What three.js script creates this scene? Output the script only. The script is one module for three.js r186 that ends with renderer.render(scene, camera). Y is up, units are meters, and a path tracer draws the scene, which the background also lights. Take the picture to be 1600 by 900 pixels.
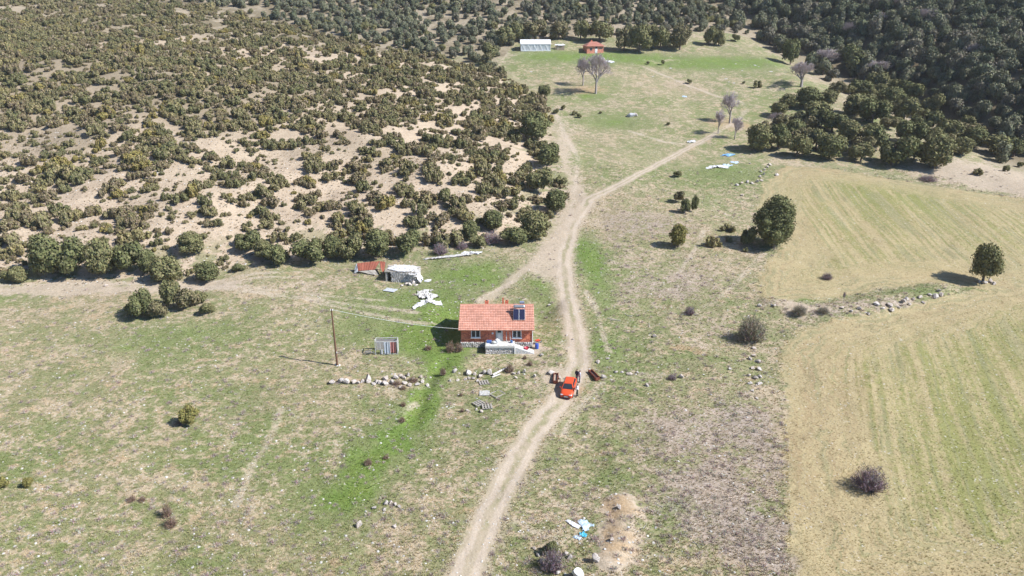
import * as THREE from 'three';
import { Sky } from 'three/addons/objects/Sky.js';
import { mergeGeometries } from 'three/addons/utils/BufferGeometryUtils.js';
import { MarchingCubes } from 'three/addons/objects/MarchingCubes.js';
import { RoundedBoxGeometry } from 'three/addons/geometries/RoundedBoxGeometry.js';

// ------------------------------------------------------------------ camera, sky, sun, exposure
const scene = new THREE.Scene();
const camera = new THREE.PerspectiveCamera(43.04, 16 / 9, 0.5, 4000);
camera.position.set(0, 44.5, 0);
camera.rotation.x = THREE.MathUtils.degToRad(-20);
const sunDir = new THREE.Vector3(0.94, 0.9, 0.28).normalize();
const sky = new Sky();
sky.name = 'sky'; sky.userData.kind = 'structure'; sky.scale.setScalar(3000);
sky.material.uniforms.sunPosition.value.copy(sunDir);
sky.material.uniforms.turbidity.value = 6; sky.material.uniforms.rayleigh.value = 0.9;
sky.material.uniforms.mieCoefficient.value = 0.005;
scene.add(sky);
scene.environmentIntensity = 0.11;
const sun = new THREE.DirectionalLight(new THREE.Color(1, 0.945, 0.875), 4.6);
sun.position.copy(sunDir).multiplyScalar(400).add(new THREE.Vector3(0, 10, -160));
sun.target.position.set(0, 10, -160); sun.castShadow = true;
sun.shadow.mapSize.set(4096, 4096);
Object.assign(sun.shadow.camera, { left: -260, right: 260, top: 220, bottom: -220, near: 1, far: 900 });
scene.add(sun, sun.target);
const renderer = new THREE.WebGLRenderer({ antialias: true });
renderer.toneMapping = THREE.LinearToneMapping;
renderer.toneMappingExposure = 1.66;
renderer.shadowMap.enabled = true;
scene.fog = new THREE.FogExp2(new THREE.Color(0.82, 0.85, 0.9), 0.00013);

// ------------------------------------------------------------------ small tools
function rng(seed) { let a = seed | 0; return () => { a = (a + 0x6d2b79f5) | 0; let t = Math.imul(a ^ (a >>> 15), 1 | a); t = (t + Math.imul(t ^ (t >>> 7), 61 | t)) ^ t; return ((t ^ (t >>> 14)) >>> 0) / 4294967296; }; }
const R = rng(11);
const ss = (a, b, v) => { const t = Math.max(0, Math.min(1, (v - a) / (b - a))); return t * t * (3 - 2 * t); };
const lerp = (a, b, t) => a + (b - a) * t;
const NT = new Float32Array(65536); { const r = rng(5); for (let i = 0; i < 65536; i++) NT[i] = r(); }
function vn(x, y) {                                   // value noise, 0 to 1
  const ix = Math.floor(x), iy = Math.floor(y); let u = x - ix, v = y - iy;
  u = u * u * (3 - 2 * u); v = v * v * (3 - 2 * v);
  const a = (iy & 255) << 8, b = ((iy + 1) & 255) << 8, c = ix & 255, d = (ix + 1) & 255;
  const p = NT[a | c], q = NT[a | d], s = NT[b | c], t = NT[b | d];
  const m = p + (q - p) * u; return m + (s + (t - s) * u - m) * v;
}
const lin = (r, g, b) => [r, g, b].map((v) => { v /= 255; return v <= 0.04045 ? v / 12.92 : ((v + 0.055) / 1.055) ** 2.4; });
const used = new Map();
function numbered(n) { const k = used.get(n) ?? 0; used.set(n, k + 1); return k ? n + '_' + String(k).padStart(3, '0') : n; }
function tag(o, label, category, group) { Object.assign(o.userData, { label, category }); if (group) o.userData.group = group; return o; }
function shade(o) { o.traverse((m) => { if (m.isMesh) m.castShadow = m.receiveShadow = true; }); return o; }
function thing(name, label, category, group) { const g = new THREE.Group(); g.name = numbered(name); scene.add(g); return tag(g, label, category, group); }
function part(name, geo, mat, parent) { const m = new THREE.Mesh(geo, mat); m.name = name; m.castShadow = m.receiveShadow = true; parent.add(m); return m; }
function single(name, geo, mat, label, category, group) { const m = new THREE.Mesh(geo, mat); m.name = numbered(name); m.castShadow = m.receiveShadow = true; scene.add(m); return tag(m, label, category, group); }
const bx = (w, h, d, x = 0, y = 0, z = 0) => new THREE.BoxGeometry(w, h, d).translate(x, y, z);
const rb = (w, h, d, r, x = 0, y = 0, z = 0) => new RoundedBoxGeometry(w, h, d, 2, r).translate(x, y, z);
const plain = (g) => { const o = g.index ? g.toNonIndexed() : g; for (const k of Object.keys(o.attributes)) if (k !== 'position' && k !== 'normal') o.deleteAttribute(k); return o; };
const join = (list) => mergeGeometries(list.map(plain));
function bar(a, b, r, n = 6, r2 = r, open = false) {                // a round bar from a to b
  const A = new THREE.Vector3(...a), B = new THREE.Vector3(...b), g = new THREE.CylinderGeometry(r2, r, A.distanceTo(B), n, 1, open);
  g.applyQuaternion(new THREE.Quaternion().setFromUnitVectors(new THREE.Vector3(0, 1, 0), B.clone().sub(A).normalize()));
  return g.translate((A.x + B.x) / 2, (A.y + B.y) / 2, (A.z + B.z) / 2);
}
function strip(a, b, w, h) {                          // a square bar from a to b
  const A = new THREE.Vector3(...a), B = new THREE.Vector3(...b), g = new THREE.BoxGeometry(w, A.distanceTo(B), h);
  g.applyQuaternion(new THREE.Quaternion().setFromUnitVectors(new THREE.Vector3(0, 1, 0), B.clone().sub(A).normalize()));
  return g.translate((A.x + B.x) / 2, (A.y + B.y) / 2, (A.z + B.z) / 2);
}
const std = (rgb, rough = 0.9, extra = {}) => new THREE.MeshStandardMaterial({ color: new THREE.Color().setRGB(...rgb), roughness: rough, ...extra });
function noiseTexture(w, fn, srgb) {                  // fn(u, v) gives [r, g, b] 0 to 1; tiles if fn does
  const d = new Uint8Array(w * w * 4);
  for (let y = 0; y < w; y++) for (let x = 0; x < w; x++) { const c = fn(x / w, y / w), o = (y * w + x) * 4; d[o] = c[0] * 255; d[o + 1] = c[1] * 255; d[o + 2] = c[2] * 255; d[o + 3] = 255; }
  const t = new THREE.DataTexture(d, w, w); t.magFilter = THREE.LinearFilter; t.wrapS = t.wrapT = THREE.RepeatWrapping; if (srgb) t.colorSpace = THREE.SRGBColorSpace; t.needsUpdate = true; return t;
}

// ------------------------------------------------------------------ the lie of the land (x to the right, z towards the viewer)
const FOOT = [[-111.9, -113.9], [-87.7, -117.7], [-63, -118.8], [-53, -121.9], [-43, -126], [-28.6, -129.8], [-16.8, -131.4], [-4.8, -132.4], [6.2, -137.4], [13, -156.9], [12.2, -195.1], [10.1, -228.1], [-2.2, -259.1], [-5, -262], [-45, -285], [-120, -330], [-330, -420], [-420, -110]];      // foot of the scrub hill on the left
const RAVINE = [[70, -420], [103, -300.1], [110.7, -269.9], [118.5, -241], [124.2, -208.9], [130.6, -187], [142.9, -160.7], [520, -150], [520, -420], [70, -420]];     // ravine and the wooded hill on the right
const BANK = [[43.1, -110.4], [49.7, -107.3], [55.7, -109.5], [63.1, -112.2], [72.4, -115.8]];      // stony bank between the two fields
function segDist(x, z, a, b) { const vx = b[0] - a[0], vz = b[1] - a[1]; let t = ((x - a[0]) * vx + (z - a[1]) * vz) / (vx * vx + vz * vz); t = t < 0 ? 0 : t > 1 ? 1 : t; return Math.hypot(x - a[0] - t * vx, z - a[1] - t * vz); }
function lineDist(x, z, P, n = P.length - 1) { let d = 1e9; for (let i = 0; i < n; i++) { const s = segDist(x, z, P[i], P[i + 1]); if (s < d) d = s; } return d; }
function inside(x, z, P) { let c = false; for (let i = 0, j = P.length - 1; i < P.length; j = i++) if ((P[i][1] > z) !== (P[j][1] > z) && x < (P[j][0] - P[i][0]) * (z - P[i][1]) / (P[j][1] - P[i][1]) + P[i][0]) c = !c; return c; }
function baseHeight(F) { const d = F - 97.5; if (d < -60) return -4.2 - (-60 - d) * 0.02; if (d < 0) return 0.07 * d; if (d < 200) return 0.085 * d + 0.015 * d * ss(0, 40, d) + 0.00049 * d * d; return 39.6 + 0.3 * (d - 200); }
const MOUND = [[11.43, -63.69], [11.87, -60.84], [10.42, -58.19], [8.91, -54.91]];
const DITCH = [[-8.76, -95.86], [-11.06, -88.6], [-11.89, -83.08], [-12.09, -78.1]];
function relief(x, z) {
  let e = 0.5 * (vn(x * 0.11 + 40, z * 0.11) - 0.5) + 0.22 * (vn(x * 0.43, z * 0.43 + 9) - 0.5) + 0.1 * (vn(x * 1.1, z * 1.1) - 0.5);
  if (z > -75 && z < -50 && x > 3 && x < 22) e += 0.45 * (1 - ss(0.3, 2.0, lineDist(x, z, MOUND)));
  if (z > -105 && z < -70 && x > -20 && x < -2) e -= 0.35 * (1 - ss(0.2, 1.6, lineDist(x, z, DITCH)));
  return e;
}
function H(x, z) {
  const F = -z; let e = baseHeight(F);
  e += 0.35 * Math.sin(x * 0.045 + 1) * ss(100, 160, F) + 0.25 * Math.sin(x * 0.11 + F * 0.07) * ss(105, 150, F);
  if (inside(x, z, FOOT)) { const s = lineDist(x, z, FOOT); e += 0.15 * s * ss(0, 14, s) + 0.8 * Math.sin(x * 0.09 + F * 0.05) * ss(8, 30, s) + 0.5 * Math.sin(x * 0.21 - F * 0.16) * ss(8, 30, s); }
  if (x > 40) { const s = lineDist(x, z, RAVINE, RAVINE.length - 4); e += inside(x, z, RAVINE) ? -3 * (1 - ss(0, 30, s)) + 0.26 * s * ss(0, 25, s) : -3 * (1 - ss(0, 22, s)); }
  e += 0.7 * (1 - ss(0.5, 4, lineDist(x, z, BANK)));
  e += relief(x, z);
  return e * ss(0, 5, Math.max(Math.abs(x + 2.2) - 6.5, Math.abs(F - 102.5) - 6, 0));
}
const v3 = (x, z, up = 0) => new THREE.Vector3(x, H(x, z) + up, z);

// ------------------------------------------------------------------ where each kind of ground lies
const ROAD = [[-4.96, -51.18], [-3.88, -55.3], [-2.27, -61.77], [0, -68.91], [2.67, -76.11], [5.5, -81.61], [7.79, -86.48], [9.39, -92.38], [9.71, -99.52], [9.46, -107.73], [9.1, -117.89], [9.53, -128.04], [12.08, -143.71], [16.74, -156.27], [25.81, -166.56], [36.52, -181.02], [48.02, -193.74], [53.86, -199.2]];
const BRANCH = [[14.34, -152.34], [8.7, -136.58], [3.46, -125.25], [-1.09, -117.6], [-4.53, -112.17]];
const LEFT_PATH = [[-103.03, -116.31], [-87.97, -118.19], [-75.28, -119.14], [-61.75, -118.59], [-51.31, -117.18], [-37.3, -113.9], [-24.92, -110.42], [-15.31, -108.19]];
const PATHS = [LEFT_PATH, [[-51.58, -117.91], [-38.91, -115.8], [-27.56, -113.18], [-21.05, -112.22]], [[-34.87, -112.73], [-24.5, -108.21], [-15.92, -104.99], [-10.89, -104.22]], [[-52.12, -119.38], [-45.35, -122.53], [-37.7, -123.61]], [[3.13, -102.8], [5.79, -101.18], [7.84, -97.21], [8.61, -93.8]], [[53.86, -199.2], [63.99, -212.47], [70.13, -223.24], [70.26, -230.06], [64.17, -235.77], [54.92, -250.1], [45.31, -263.25]], [[32.62, -204.01], [40.82, -195.77], [48.02, -193.74]], [[-5.79, -112.18], [0, -119.02]], [[-28.88, -80.89], [-28.46, -75.47], [-29.13, -68.36], [-28.27, -63.2]],
  [[47.25, -130.62], [33.67, -112.19], [31.03, -109.94]], [[11.84, -145.95], [16.65, -181.07], [14.04, -203.06], [13.02, -216.74]], [[11.91, -86.96], [8.02, -80.89], [6.07, -75.47]], [[12.4, -115.56], [14, -105.6], [13.81, -95.68]], [[0, -61.3], [2.21, -59.49], [4.94, -57.76]], [[-51.31, -117.18], [-44.79, -120.73], [-37.16, -121.53]], [[29.55, -122.95], [34.09, -130.62], [38.19, -140.54]], [[-12.3, -83.08], [-15.18, -75.47]]];
const FIELDS = [[[39.19, -96.64], [45.29, -103.12], [54.1, -105.9], [66.59, -110.81], [80.45, -116.6], [102.34, -123], [123.97, -121.71], [88.26, -80.89], [50.01, -50.13], [24.45, -50.13], [31.92, -72.97]],
  [[67.39, -179.3], [77.83, -176.94], [96.19, -166.91], [113.59, -159.17], [139.8, -147.66], [114.28, -116.79], [80.45, -116.6], [75.1, -118.79], [63.18, -116.9], [51.73, -112.64], [41.44, -111.94], [43.57, -121.6], [51.47, -133.6], [52.18, -151.78], [58.81, -167.61]]];
const MEADOW = [[-5.51, -262.53], [1.2, -288.01], [14.58, -293.17], [24.53, -296.23], [49.21, -297.26], [74.14, -304.15], [93, -303.51], [105.25, -286.63], [114.32, -272.49], [117.5, -251.14], [105.41, -230.97], [71.75, -207.83], [17.78, -206.06]];
const LUSH = [[-14.78, -72.97, 3.69, 3.65, 0.6], [-17.48, -64.68, 4.71, 3.53, 0.6], [-19.96, -58.62, 4.99, 3.47, 0.4], [-12.66, -79.47, 3.16, 4.18, 0.4], [-9.27, -96.51, 3.71, 4.9, 0.5], [-9.9, -104.09, 3.96, 6.85, 1], [-13.8, -99.52, 5.71, 5.9, 0.7], [-9.73, -91.15, 2.12, 4.07, 1], [-11.15, -83.84, 1.82, 3.34, 1.1], [-12.57, -78.78, 2.04, 2.47, 1.1], [-14.08, -74.2, 2.25, 2.25, 1], [-16.03, -69.69, 2.42, 2.03, 0.8], [-18.15, -64.68, 2.96, 2.01, 0.6], [-6.18, -121.44, 10.12, 6.85, 0.75], [-16.83, -112.19, 8.42, 4.99, 0.5], [-23.61, -103.53, 6.89, 6.19, 0.45], [5.35, -114.36, 2.35, 10.95, 0.5], [14.94, -119.16, 2.44, 14.77, 0.6], [13.46, -96.64, 2.79, 4.17, 0.7], [15.56, -88.6, 4.32, 2.99, 0.5], [13.91, -132.27, 3.14, 8.5, 0.7], [50.83, -174.78, 9.24, 6.55, 0.7], [29.58, -272.2, 31.86, 6.61, 1], [69.17, -266.14, 20.08, 7.25, 0.8], [88.38, -270.72, 13.6, 9.65, 0.4], [29.14, -211.61, 10.93, 7.16, 0.6], [34.35, -187.27, 8.18, 8.46, 0.35], [16.32, -62.24, 2.61, 2.85, 0.5], [10.81, -67.81, 2.79, 1.3, 0.5], [-48.37, -101.5, 7.74, 4.02, 0.4], [-56.18, -97.6, 7.49, 4.99, 0.35], [-30.7, -74.2, 2.25, 5, 0.4], [-57.87, -86.96, 5.96, 3.23, 0.25], [-30.46, -55.3, 4.78, 1.75, 0.35], [-19.54, -82.34, 2.44, 2.06, 0.35], [28.99, -244.87, 7.45, 5.61, 0.5], [24.79, -233.2, 5.95, 2.8, 0.7], [81.83, -117.09, 2.62, 1.97, 1], [67.21, -114.3, 6.4, 1.37, 0.6], [46.65, -111.77, 5.24, 1.6, 0.6], [25.37, -93.83, 3.26, 2.19, 0.4], [27.69, -79.47, 2.37, 5.59, 0.25]];
const SAND = [[8.91, -54.91, 1.54, 1.41, 1], [-46.16, -58.62, 5.61, 4.34, 0.22], [-39.71, -66.22, 5.48, 5.24, 0.2], [8.62, -135.08, 2.46, 8.87, 0.9], [5.2, -125.29, 2.77, 4.16, 0.7], [11.29, -147.58, 2.66, 9.74, 0.9], [14.89, -159.2, 1.99, 5.68, 0.7], [13.02, -216.74, 4.09, 13.47, 0.5], [7.12, -129.34, 3.08, 11.08, 1], [13.22, -155.8, 3.62, 11.76, 1.1], [12.69, -181.01, 2.85, 17.76, 0.8], [14.58, -197.86, 5.15, 20.42, 0.5], [0, -122.67, 4.54, 3.99, 0.5], [-71.2, -117.66, 20.81, 2.64, 1.7], [-87.36, -117.22, 13.1, 3.1, 1.5], [-54.95, -118.13, 8.79, 1.94, 1], [-33.3, -119.48, 6.66, 5.52, 0.5], [4.26, -86.96, 2.55, 4.83, 0.6], [6.1, -89.44, 1.92, 2.36, 0.9], [16.42, -88.6, 5.19, 1.99, 0.8], [11.56, -63.2, 1.98, 2.53, 1.4], [9.87, -57.76, 2.22, 2.88, 1.5], [6.61, -63.2, 3.96, 3.31, 0.4], [27.24, -97.98, 3.19, 2.31, 0.7], [3.51, -68.36, 2.11, 6.61, 0.3], [-25.46, -67.81, 1.81, 1.95, 0.6], [3.75, -97.62, 1.69, 4.34, 0.9], [0, -95.45, 3.12, 1.6, 0.7], [54.25, -135.26, 3.7, 9.28, 0.8], [113.86, -174.59, 13.85, 11.25, 1], [119.51, -168.75, 11.95, 10.77, 1], [100.6, -178.78, 9.43, 3.38, 0.8], [-4.55, -272.19, 7.74, 9.21, 0.8], [60.63, -206.62, 7.13, 7.63, 0.7], [24.85, -244.86, 12.42, 5.46, 0.5], [54.22, -269.87, 11.3, 3.87, 0.5], [92.4, -284.24, 11.85, 8.76, 0.4], [108.24, -240.12, 8.17, 12.85, 0.5], [0, -56.92, 1.59, 3.32, 0.4], [-18.12, -93.83, 3.62, 2.56, 0.4], [-10.55, -112.47, 3.16, 1.46, 0.3], [45.39, -119.17, 1.77, 14.7, 0.7], [48, -108.55, 7.15, 2.75, 0.8], [61.31, -110.81, 7.27, 1.61, 0.6], [-33.26, -310.44, 7.68, 6.15, 1], [-47.98, -315.1, 5.71, 11.63, 1], [-40.66, -56.51, 2.43, 0.82, 0.6], [-46, -65.19, 4.06, 4.08, 0.25], [-34.35, -63.2, 3.96, 1.36, 0.3], [-22.47, -80.89, 4.01, 2.87, 0.25], [45.15, -147.5, 7.97, 7.1, 0.35]];
const RED = [[11.49, -62.72, 2.23, 2.5, 1], [9.87, -57.76, 2.22, 2.88, 1], [-48.31, -62.24, 6.53, 5.72, 0.45], [-41.93, -69.47, 6.4, 4.51, 0.4], [-55.41, -74.2, 6.74, 3.75, 0.4], [-30.84, -57.76, 4.94, 3.39, 0.3], [-28.86, -78.1, 4.68, 5.43, 0.3], [-4.11, -66.22, 3.42, 5.24, 0.35], [61.35, -209.39, 7.94, 7.28, 1.6], [25.54, -96.64, 2.79, 1.71, 1.4], [-46.95, -85.38, 4.19, 1.56, 0.8], [-57.94, -91.15, 3.54, 2.44, 0.7], [-85.03, -116.98, 4.36, 2.41, 0.6], [9.85, -62.72, 1.31, 1.92, 0.8], [75.59, -175.14, 9.26, 3.42, 1], [23.31, -238.99, 8.11, 5.2, 1.4], [-19.54, -82.34, 2.44, 1.33, 0.6], [6.1, -56.92, 1.83, 1.66, 0.7], [87.65, -181.65, 6.37, 4.23, 0.8], [82.96, -135.83, 2.97, 11.6, 0.5], [91.35, -135.42, 4.94, 17.91, 0.4], [43.4, -86.96, 2.55, 9.75, 0.3], [62.77, -83.84, 4.13, 18.64, 0.4]];
const PURPLE = [[62.09, -110.2, 9.31, 1.75, 1.2], [49.03, -107.24, 6.07, 2.38, 1.2], [41.68, -111.1, 3.13, 3.37, 0.6], [21.04, -112.15, 11.57, 11.37, 0.5], [35.64, -140.51, 11.46, 12.35, 0.45], [21.58, -150.29, 8.09, 13.26, 0.3], [-42.43, -62.24, 7.83, 5.72, 0.2], [20.54, -66.22, 7.53, 9.5, 1], [28.86, -78.1, 4.68, 10.97, 1], [19.5, -78.1, 7.02, 5.43, 0.7], [24.06, -57.76, 4.32, 5.96, 0.9], [12.47, -58.62, 3.74, 5.22, 0.5], [31.01, -119.24, 12.18, 9.69, 0.6], [25.96, -143.75, 10.39, 9.26, 0.5], [19.01, -129.52, 5.94, 10.88, 0.4], [31.93, -101.5, 5.8, 6.03, 0.6], [9.61, -72.97, 5.17, 4.87, 0.35], [-36.24, -93.83, 5.44, 3.66, 0.3], [16.59, -245.27, 12.44, 5.91, 0.5], [53.79, -244.31, 12.41, 10.3, 0.6], [24.72, -222.24, 11.41, 6.43, 0.5], [-19.94, -119.27, 6.65, 3.4, 0.4], [-6.68, -64.18, 4.68, 3.99, 0.3], [-27.42, -62.24, 3.92, 3.8, 0.3], [-67.05, -93.83, 5.44, 7.27, 0.3], [105.86, -171.09, 18.15, 8.74, 0.6]];
const AX = -160, AZ = -430, AW = 640, AH = 800, AS = 0.5;      // a half-metre survey grid, 320 m by 400 m
const lay = {};
{
  const blob = (L, x, z) => { let s = 0; for (const b of L) { const dx = (x - b[0]) / b[2], dz = (z - b[1]) / b[3], q = dx * dx + dz * dz; if (q < 6) s += b[4] * Math.exp(-q); } return Math.min(1.6, s); };
  for (const k of ['road', 'branch', 'path', 'field', 'fieldA', 'hill', 'rav', 'lush', 'sand', 'red', 'purple']) lay[k] = new Float32Array(AW * AH);
  for (let j = 0; j < AH; j++) for (let i = 0; i < AW; i++) {
    const x = AX + i * AS, z = AZ + j * AS, o = j * AW + i;
    lay.road[o] = lineDist(x, z, ROAD); lay.branch[o] = lineDist(x, z, BRANCH);
    let d = 99; for (const p of PATHS) d = Math.min(d, lineDist(x, z, p) * (p === LEFT_PATH ? 0.7 : 1)); lay.path[o] = d;
    let f = -99; FIELDS.forEach((P, k) => { const s = Math.min(lineDist(x, z, P), segDist(x, z, P[P.length - 1], P[0])) * (inside(x, z, P) ? 1 : -1); if (!k) lay.fieldA[o] = s; f = Math.max(f, s); }); lay.field[o] = f;
    lay.hill[o] = lineDist(x, z, FOOT) * (inside(x, z, FOOT) ? 1 : -1); lay.rav[o] = x > 40 ? lineDist(x, z, RAVINE, RAVINE.length - 4) * (inside(x, z, RAVINE) ? 1 : -1) : -99;
    lay.lush[o] = blob(LUSH, x, z); lay.sand[o] = blob(SAND, x, z); lay.red[o] = blob(RED, x, z); lay.purple[o] = blob(PURPLE, x, z);
  }
}
const W = { i: 0, u: 0, v: 0 };
function seek(x, z) { let a = (x - AX) / AS, b = (z - AZ) / AS; a = a < 0 ? 0 : a > AW - 1.01 ? AW - 1.01 : a; b = b < 0 ? 0 : b > AH - 1.01 ? AH - 1.01 : b; const i = a | 0, j = b | 0; W.i = j * AW + i; W.u = a - i; W.v = b - j; }
function get(L) { const i = W.i, p = L[i], q = L[i + 1], s = L[i + AW], t = L[i + AW + 1], m = p + (q - p) * W.u; return m + (s + (t - s) * W.u - m) * W.v; }

// ------------------------------------------------------------------ ground colours (base colours of soil, grass, straw)
const K = 0.62, shadeOf = (r, g, b) => lin(r, g, b).map((v) => v * K);
const C = { green: shadeOf(142, 151, 94), olive: shadeOf(163, 160, 115), dry: shadeOf(192, 173, 142), straw: shadeOf(212, 192, 162), lush: shadeOf(120, 148, 62), lime: shadeOf(150, 160, 84), sand: shadeOf(212, 193, 168), rut: shadeOf(222, 204, 181), hill: shadeOf(222, 200, 172), hill2: shadeOf(206, 184, 157), red: shadeOf(202, 172, 132), purple: shadeOf(186, 168, 157), grey: shadeOf(200, 185, 174), stone: shadeOf(228, 220, 206), dark: shadeOf(98, 94, 68), fstraw: shadeOf(202, 184, 139), fgreen: shadeOf(154, 157, 88), fsoil: shadeOf(192, 167, 126), floor: shadeOf(150, 136, 108), floor2: shadeOf(190, 174, 148) };
const col = [0, 0, 0];
const mixTo = (c, t) => { t = t < 0 ? 0 : t > 1 ? 1 : t; col[0] += (c[0] - col[0]) * t; col[1] += (c[1] - col[1]) * t; col[2] += (c[2] - col[2]) * t; };
function groundColour(x, z) {
  const wx = x + 1.6 * (vn(x * 0.6, z * 0.6) - 0.5) + 0.5 * (vn(x * 2.1, z * 2.1 + 7) - 0.5), wz = z + 1.6 * (vn(x * 0.6 + 31, z * 0.6) - 0.5) + 0.5 * (vn(x * 2.1 + 17, z * 2.1) - 0.5);
  seek(wx, wz);
  const n1 = vn(x * 0.07 + 3, z * 0.07), n2 = vn(x * 0.27, z * 0.27 + 50), n3 = vn(x * 0.9 + 12, z * 1.25), n4 = vn(x * 2.7, z * 3.3 + 5), n5 = vn(x * 7.3, z * 7.9), n6 = vn(x * 17, z * 17 + 3);
  const lush = get(lay.lush), sand = get(lay.sand), red = get(lay.red), pur = get(lay.purple), hill = get(lay.hill), rav = get(lay.rav), field = get(lay.field);
  col[0] = C.green[0]; col[1] = C.green[1]; col[2] = C.green[2];
  const n7 = vn(x * 4.3 + 70, z * 4.9 + 21);
  const dryness = 0.24 * n1 + 0.2 * n2 + 0.2 * n3 + 0.2 * n4 + 0.16 * n7 - 0.3 * lush + 0.08 * sand + 0.1 * pur;
  mixTo(C.olive, ss(0.3, 0.48, dryness));
  mixTo(C.dry, 0.9 * ss(0.48, 0.69, dryness + 0.14 * (n5 - 0.5)));
  mixTo(C.straw, 0.75 * ss(0.56, 0.74, n3 * 0.38 + n4 * 0.3 + n7 * 0.22 + 0.2 * n2 - 0.25 * lush));
  mixTo(C.red, 0.7 * ss(0.4, 1.0, red * (0.4 + n3 * 0.5 + n4 * 0.3) + 0.3 * (n7 - 0.5)));
  mixTo(C.red, 0.4 * ss(0.6, 0.85, vn(x * 0.5 + 90, z * 0.75) * 0.5 + n3 * 0.25 + n4 * 0.25 - 0.3 * lush));
  mixTo(C.lush, 0.9 * ss(0.35, 0.95, lush + 0.6 * (n2 - 0.5) + 0.45 * (n3 - 0.5) + 0.25 * (n4 - 0.5)));
  mixTo(C.lime, 0.5 * ss(0.4, 0.9, lush * (n2 + 0.3)) * n3);
  const p = pur * (0.35 + 0.5 * n2 + 0.5 * n3) + 0.35 * (n4 - 0.5);
  mixTo(C.purple, 0.55 * ss(0.45, 0.95, p + 0.3 * (n7 - 0.5))); mixTo(C.grey, 0.5 * ss(0.5, 0.8, pur * n4 * 0.9 + 0.3 * (n7 - 0.5)));
  mixTo(C.sand, 0.9 * ss(0.35, 0.95, sand + 0.4 * (n2 - 0.5) + 0.35 * (n3 - 0.5) + 0.3 * (n4 - 0.5) + 0.25 * (n7 - 0.5)));
  mixTo(C.red, 0.85 * ss(0.35, 0.9, red * (0.6 + 0.5 * n3)) * ss(0.6, 1.1, sand));
  if (hill > -6) { const h = ss(-1.5, 3, hill + 3 * (n2 - 0.5) + 2 * (n3 - 0.5)); mixTo(C.hill, h); mixTo(C.hill2, h * 0.7 * ss(0.45, 0.7, 0.6 * n2 + 0.4 * n3)); mixTo(C.floor, h * 0.7 * ss(30, 90, hill + 50 * (n1 - 0.5))); mixTo(C.olive, h * (1 - ss(4, 16, hill)) * ss(0.5, 0.62, n2 * 0.6 + n3 * 0.4)); }
  if (-z > 262 && !(inside(x, z, MEADOW))) { const t = ss(264, 285, -z + 14 * (n2 - 0.5)); mixTo(C.floor2, t); mixTo(C.floor, t * ss(0.35, 0.65, 0.4 * n2 + 0.3 * n3 + 0.3 * n1)); }
  if (rav > -30) { const t = ss(-14, -5, rav + 8 * (n2 - 0.5)); mixTo(C.floor2, t * 0.8); mixTo(C.floor, ss(-6, 6, rav)); }
  const fine = 1 + 0.3 * (n5 - 0.5) + 0.3 * (n6 - 0.5) + 0.16 * (n4 - 0.5);
  let f2 = fine;
  if (field > -1.5) {
    const t = ss(-0.6, 0.5, field + 0.8 * (n3 - 0.5)), A = get(lay.fieldA) > -1;
    const edge = Math.max(0, 1 - field / 12), across = A ? x + z * -0.0 + 0.33 * z + 2.2 * vn(x * 0.03, z * 0.03) : x + 1.8 * vn(x * 0.04, z * 0.05) + 0.1 * z;
    const s = lerp(across, field * 1.0, ss(0.25, 0.75, edge)) + 0.25 * (n3 - 0.5);
    const along = A ? z - 0.3 * x : z;
    const rows = vn(s * 1.9, along * 0.05), rows2 = vn(s * 4.2 + 40, along * 0.16), rows3 = vn(s * 0.6 + 9, along * 0.02);
    const big = 0.6 * vn(x * 0.035 + 8, z * 0.03 + 2) + 0.25 * vn(x * 0.1, z * 0.08) + 0.15 * n3;
    mixTo(C.fstraw, t); mixTo(C.fsoil, t * 0.8 * ss(0.35, 0.75, rows * 0.4 + rows2 * 0.3 + 0.2 * n1 + 0.2 * (n4 - 0.5)));
    mixTo(C.fgreen, t * 0.9 * ss(0.34, 0.72, 0.26 * rows + 0.16 * rows2 + 0.14 * rows3 + 0.48 * big - 0.3 * edge + 0.16 * (n4 - 0.5) + 0.1 * (n7 - 0.5)));
    mixTo(C.olive, t * 0.55 * ss(0.6, 0.72, vn(s * 2.3 + 90, along * 0.025)) * ss(0.35, 0.6, n2 + 0.3 * n1));
    mixTo(C.red, t * 0.45 * ss(0.35, 0.9, red * (0.4 + 0.5 * rows)));
    mixTo(C.olive, t * 0.45 * ss(0.66, 0.86, rows2 * 0.55 + rows * 0.25 + n4 * 0.2));
    f2 = lerp(fine, 1 + 0.24 * (n5 - 0.5) + 0.26 * (n6 - 0.5), t);
  }
  // wheel tracks and footpaths
  seek(x + 0.5 * (vn(x * 0.5, z * 0.5) - 0.5) + 0.22 * (n4 - 0.5), z + 0.4 * (n3 - 0.5));
  const road = get(lay.road) * lerp(1, 1.9, ss(-152, -172, z)), branch = get(lay.branch), path = get(lay.path) * lerp(1, 0.6, ss(-150, -190, z));
  const wear = ss(2.5, 1.25, road + 0.9 * (n3 - 0.5) + 0.7 * (n4 - 0.5));
  mixTo(C.sand, 0.85 * wear);
  mixTo(C.rut, 0.9 * ss(0.5, 0.2, Math.abs(road - 0.85) + 0.2 * (n4 - 0.5)));
  mixTo(C.olive, 0.75 * ss(0.5, 0.15, road + 0.25 * (n3 - 0.5)) * ss(0.35, 0.6, n2 * 0.5 + n3 * 0.5));
  mixTo(C.sand, 0.8 * ss(1.6, 0.4, branch + 1.0 * (n3 - 0.5) + 0.5 * (n4 - 0.5)));
  mixTo(C.rut, 0.72 * ss(0.1, 0.5, 0.6 * n2 + 0.4 * n4) * ss(0.62, 0.12, path + 0.5 * (n3 - 0.5) + 0.3 * (n4 - 0.5)));
  const rk = ss(0.3, 0.9, wear);
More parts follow.
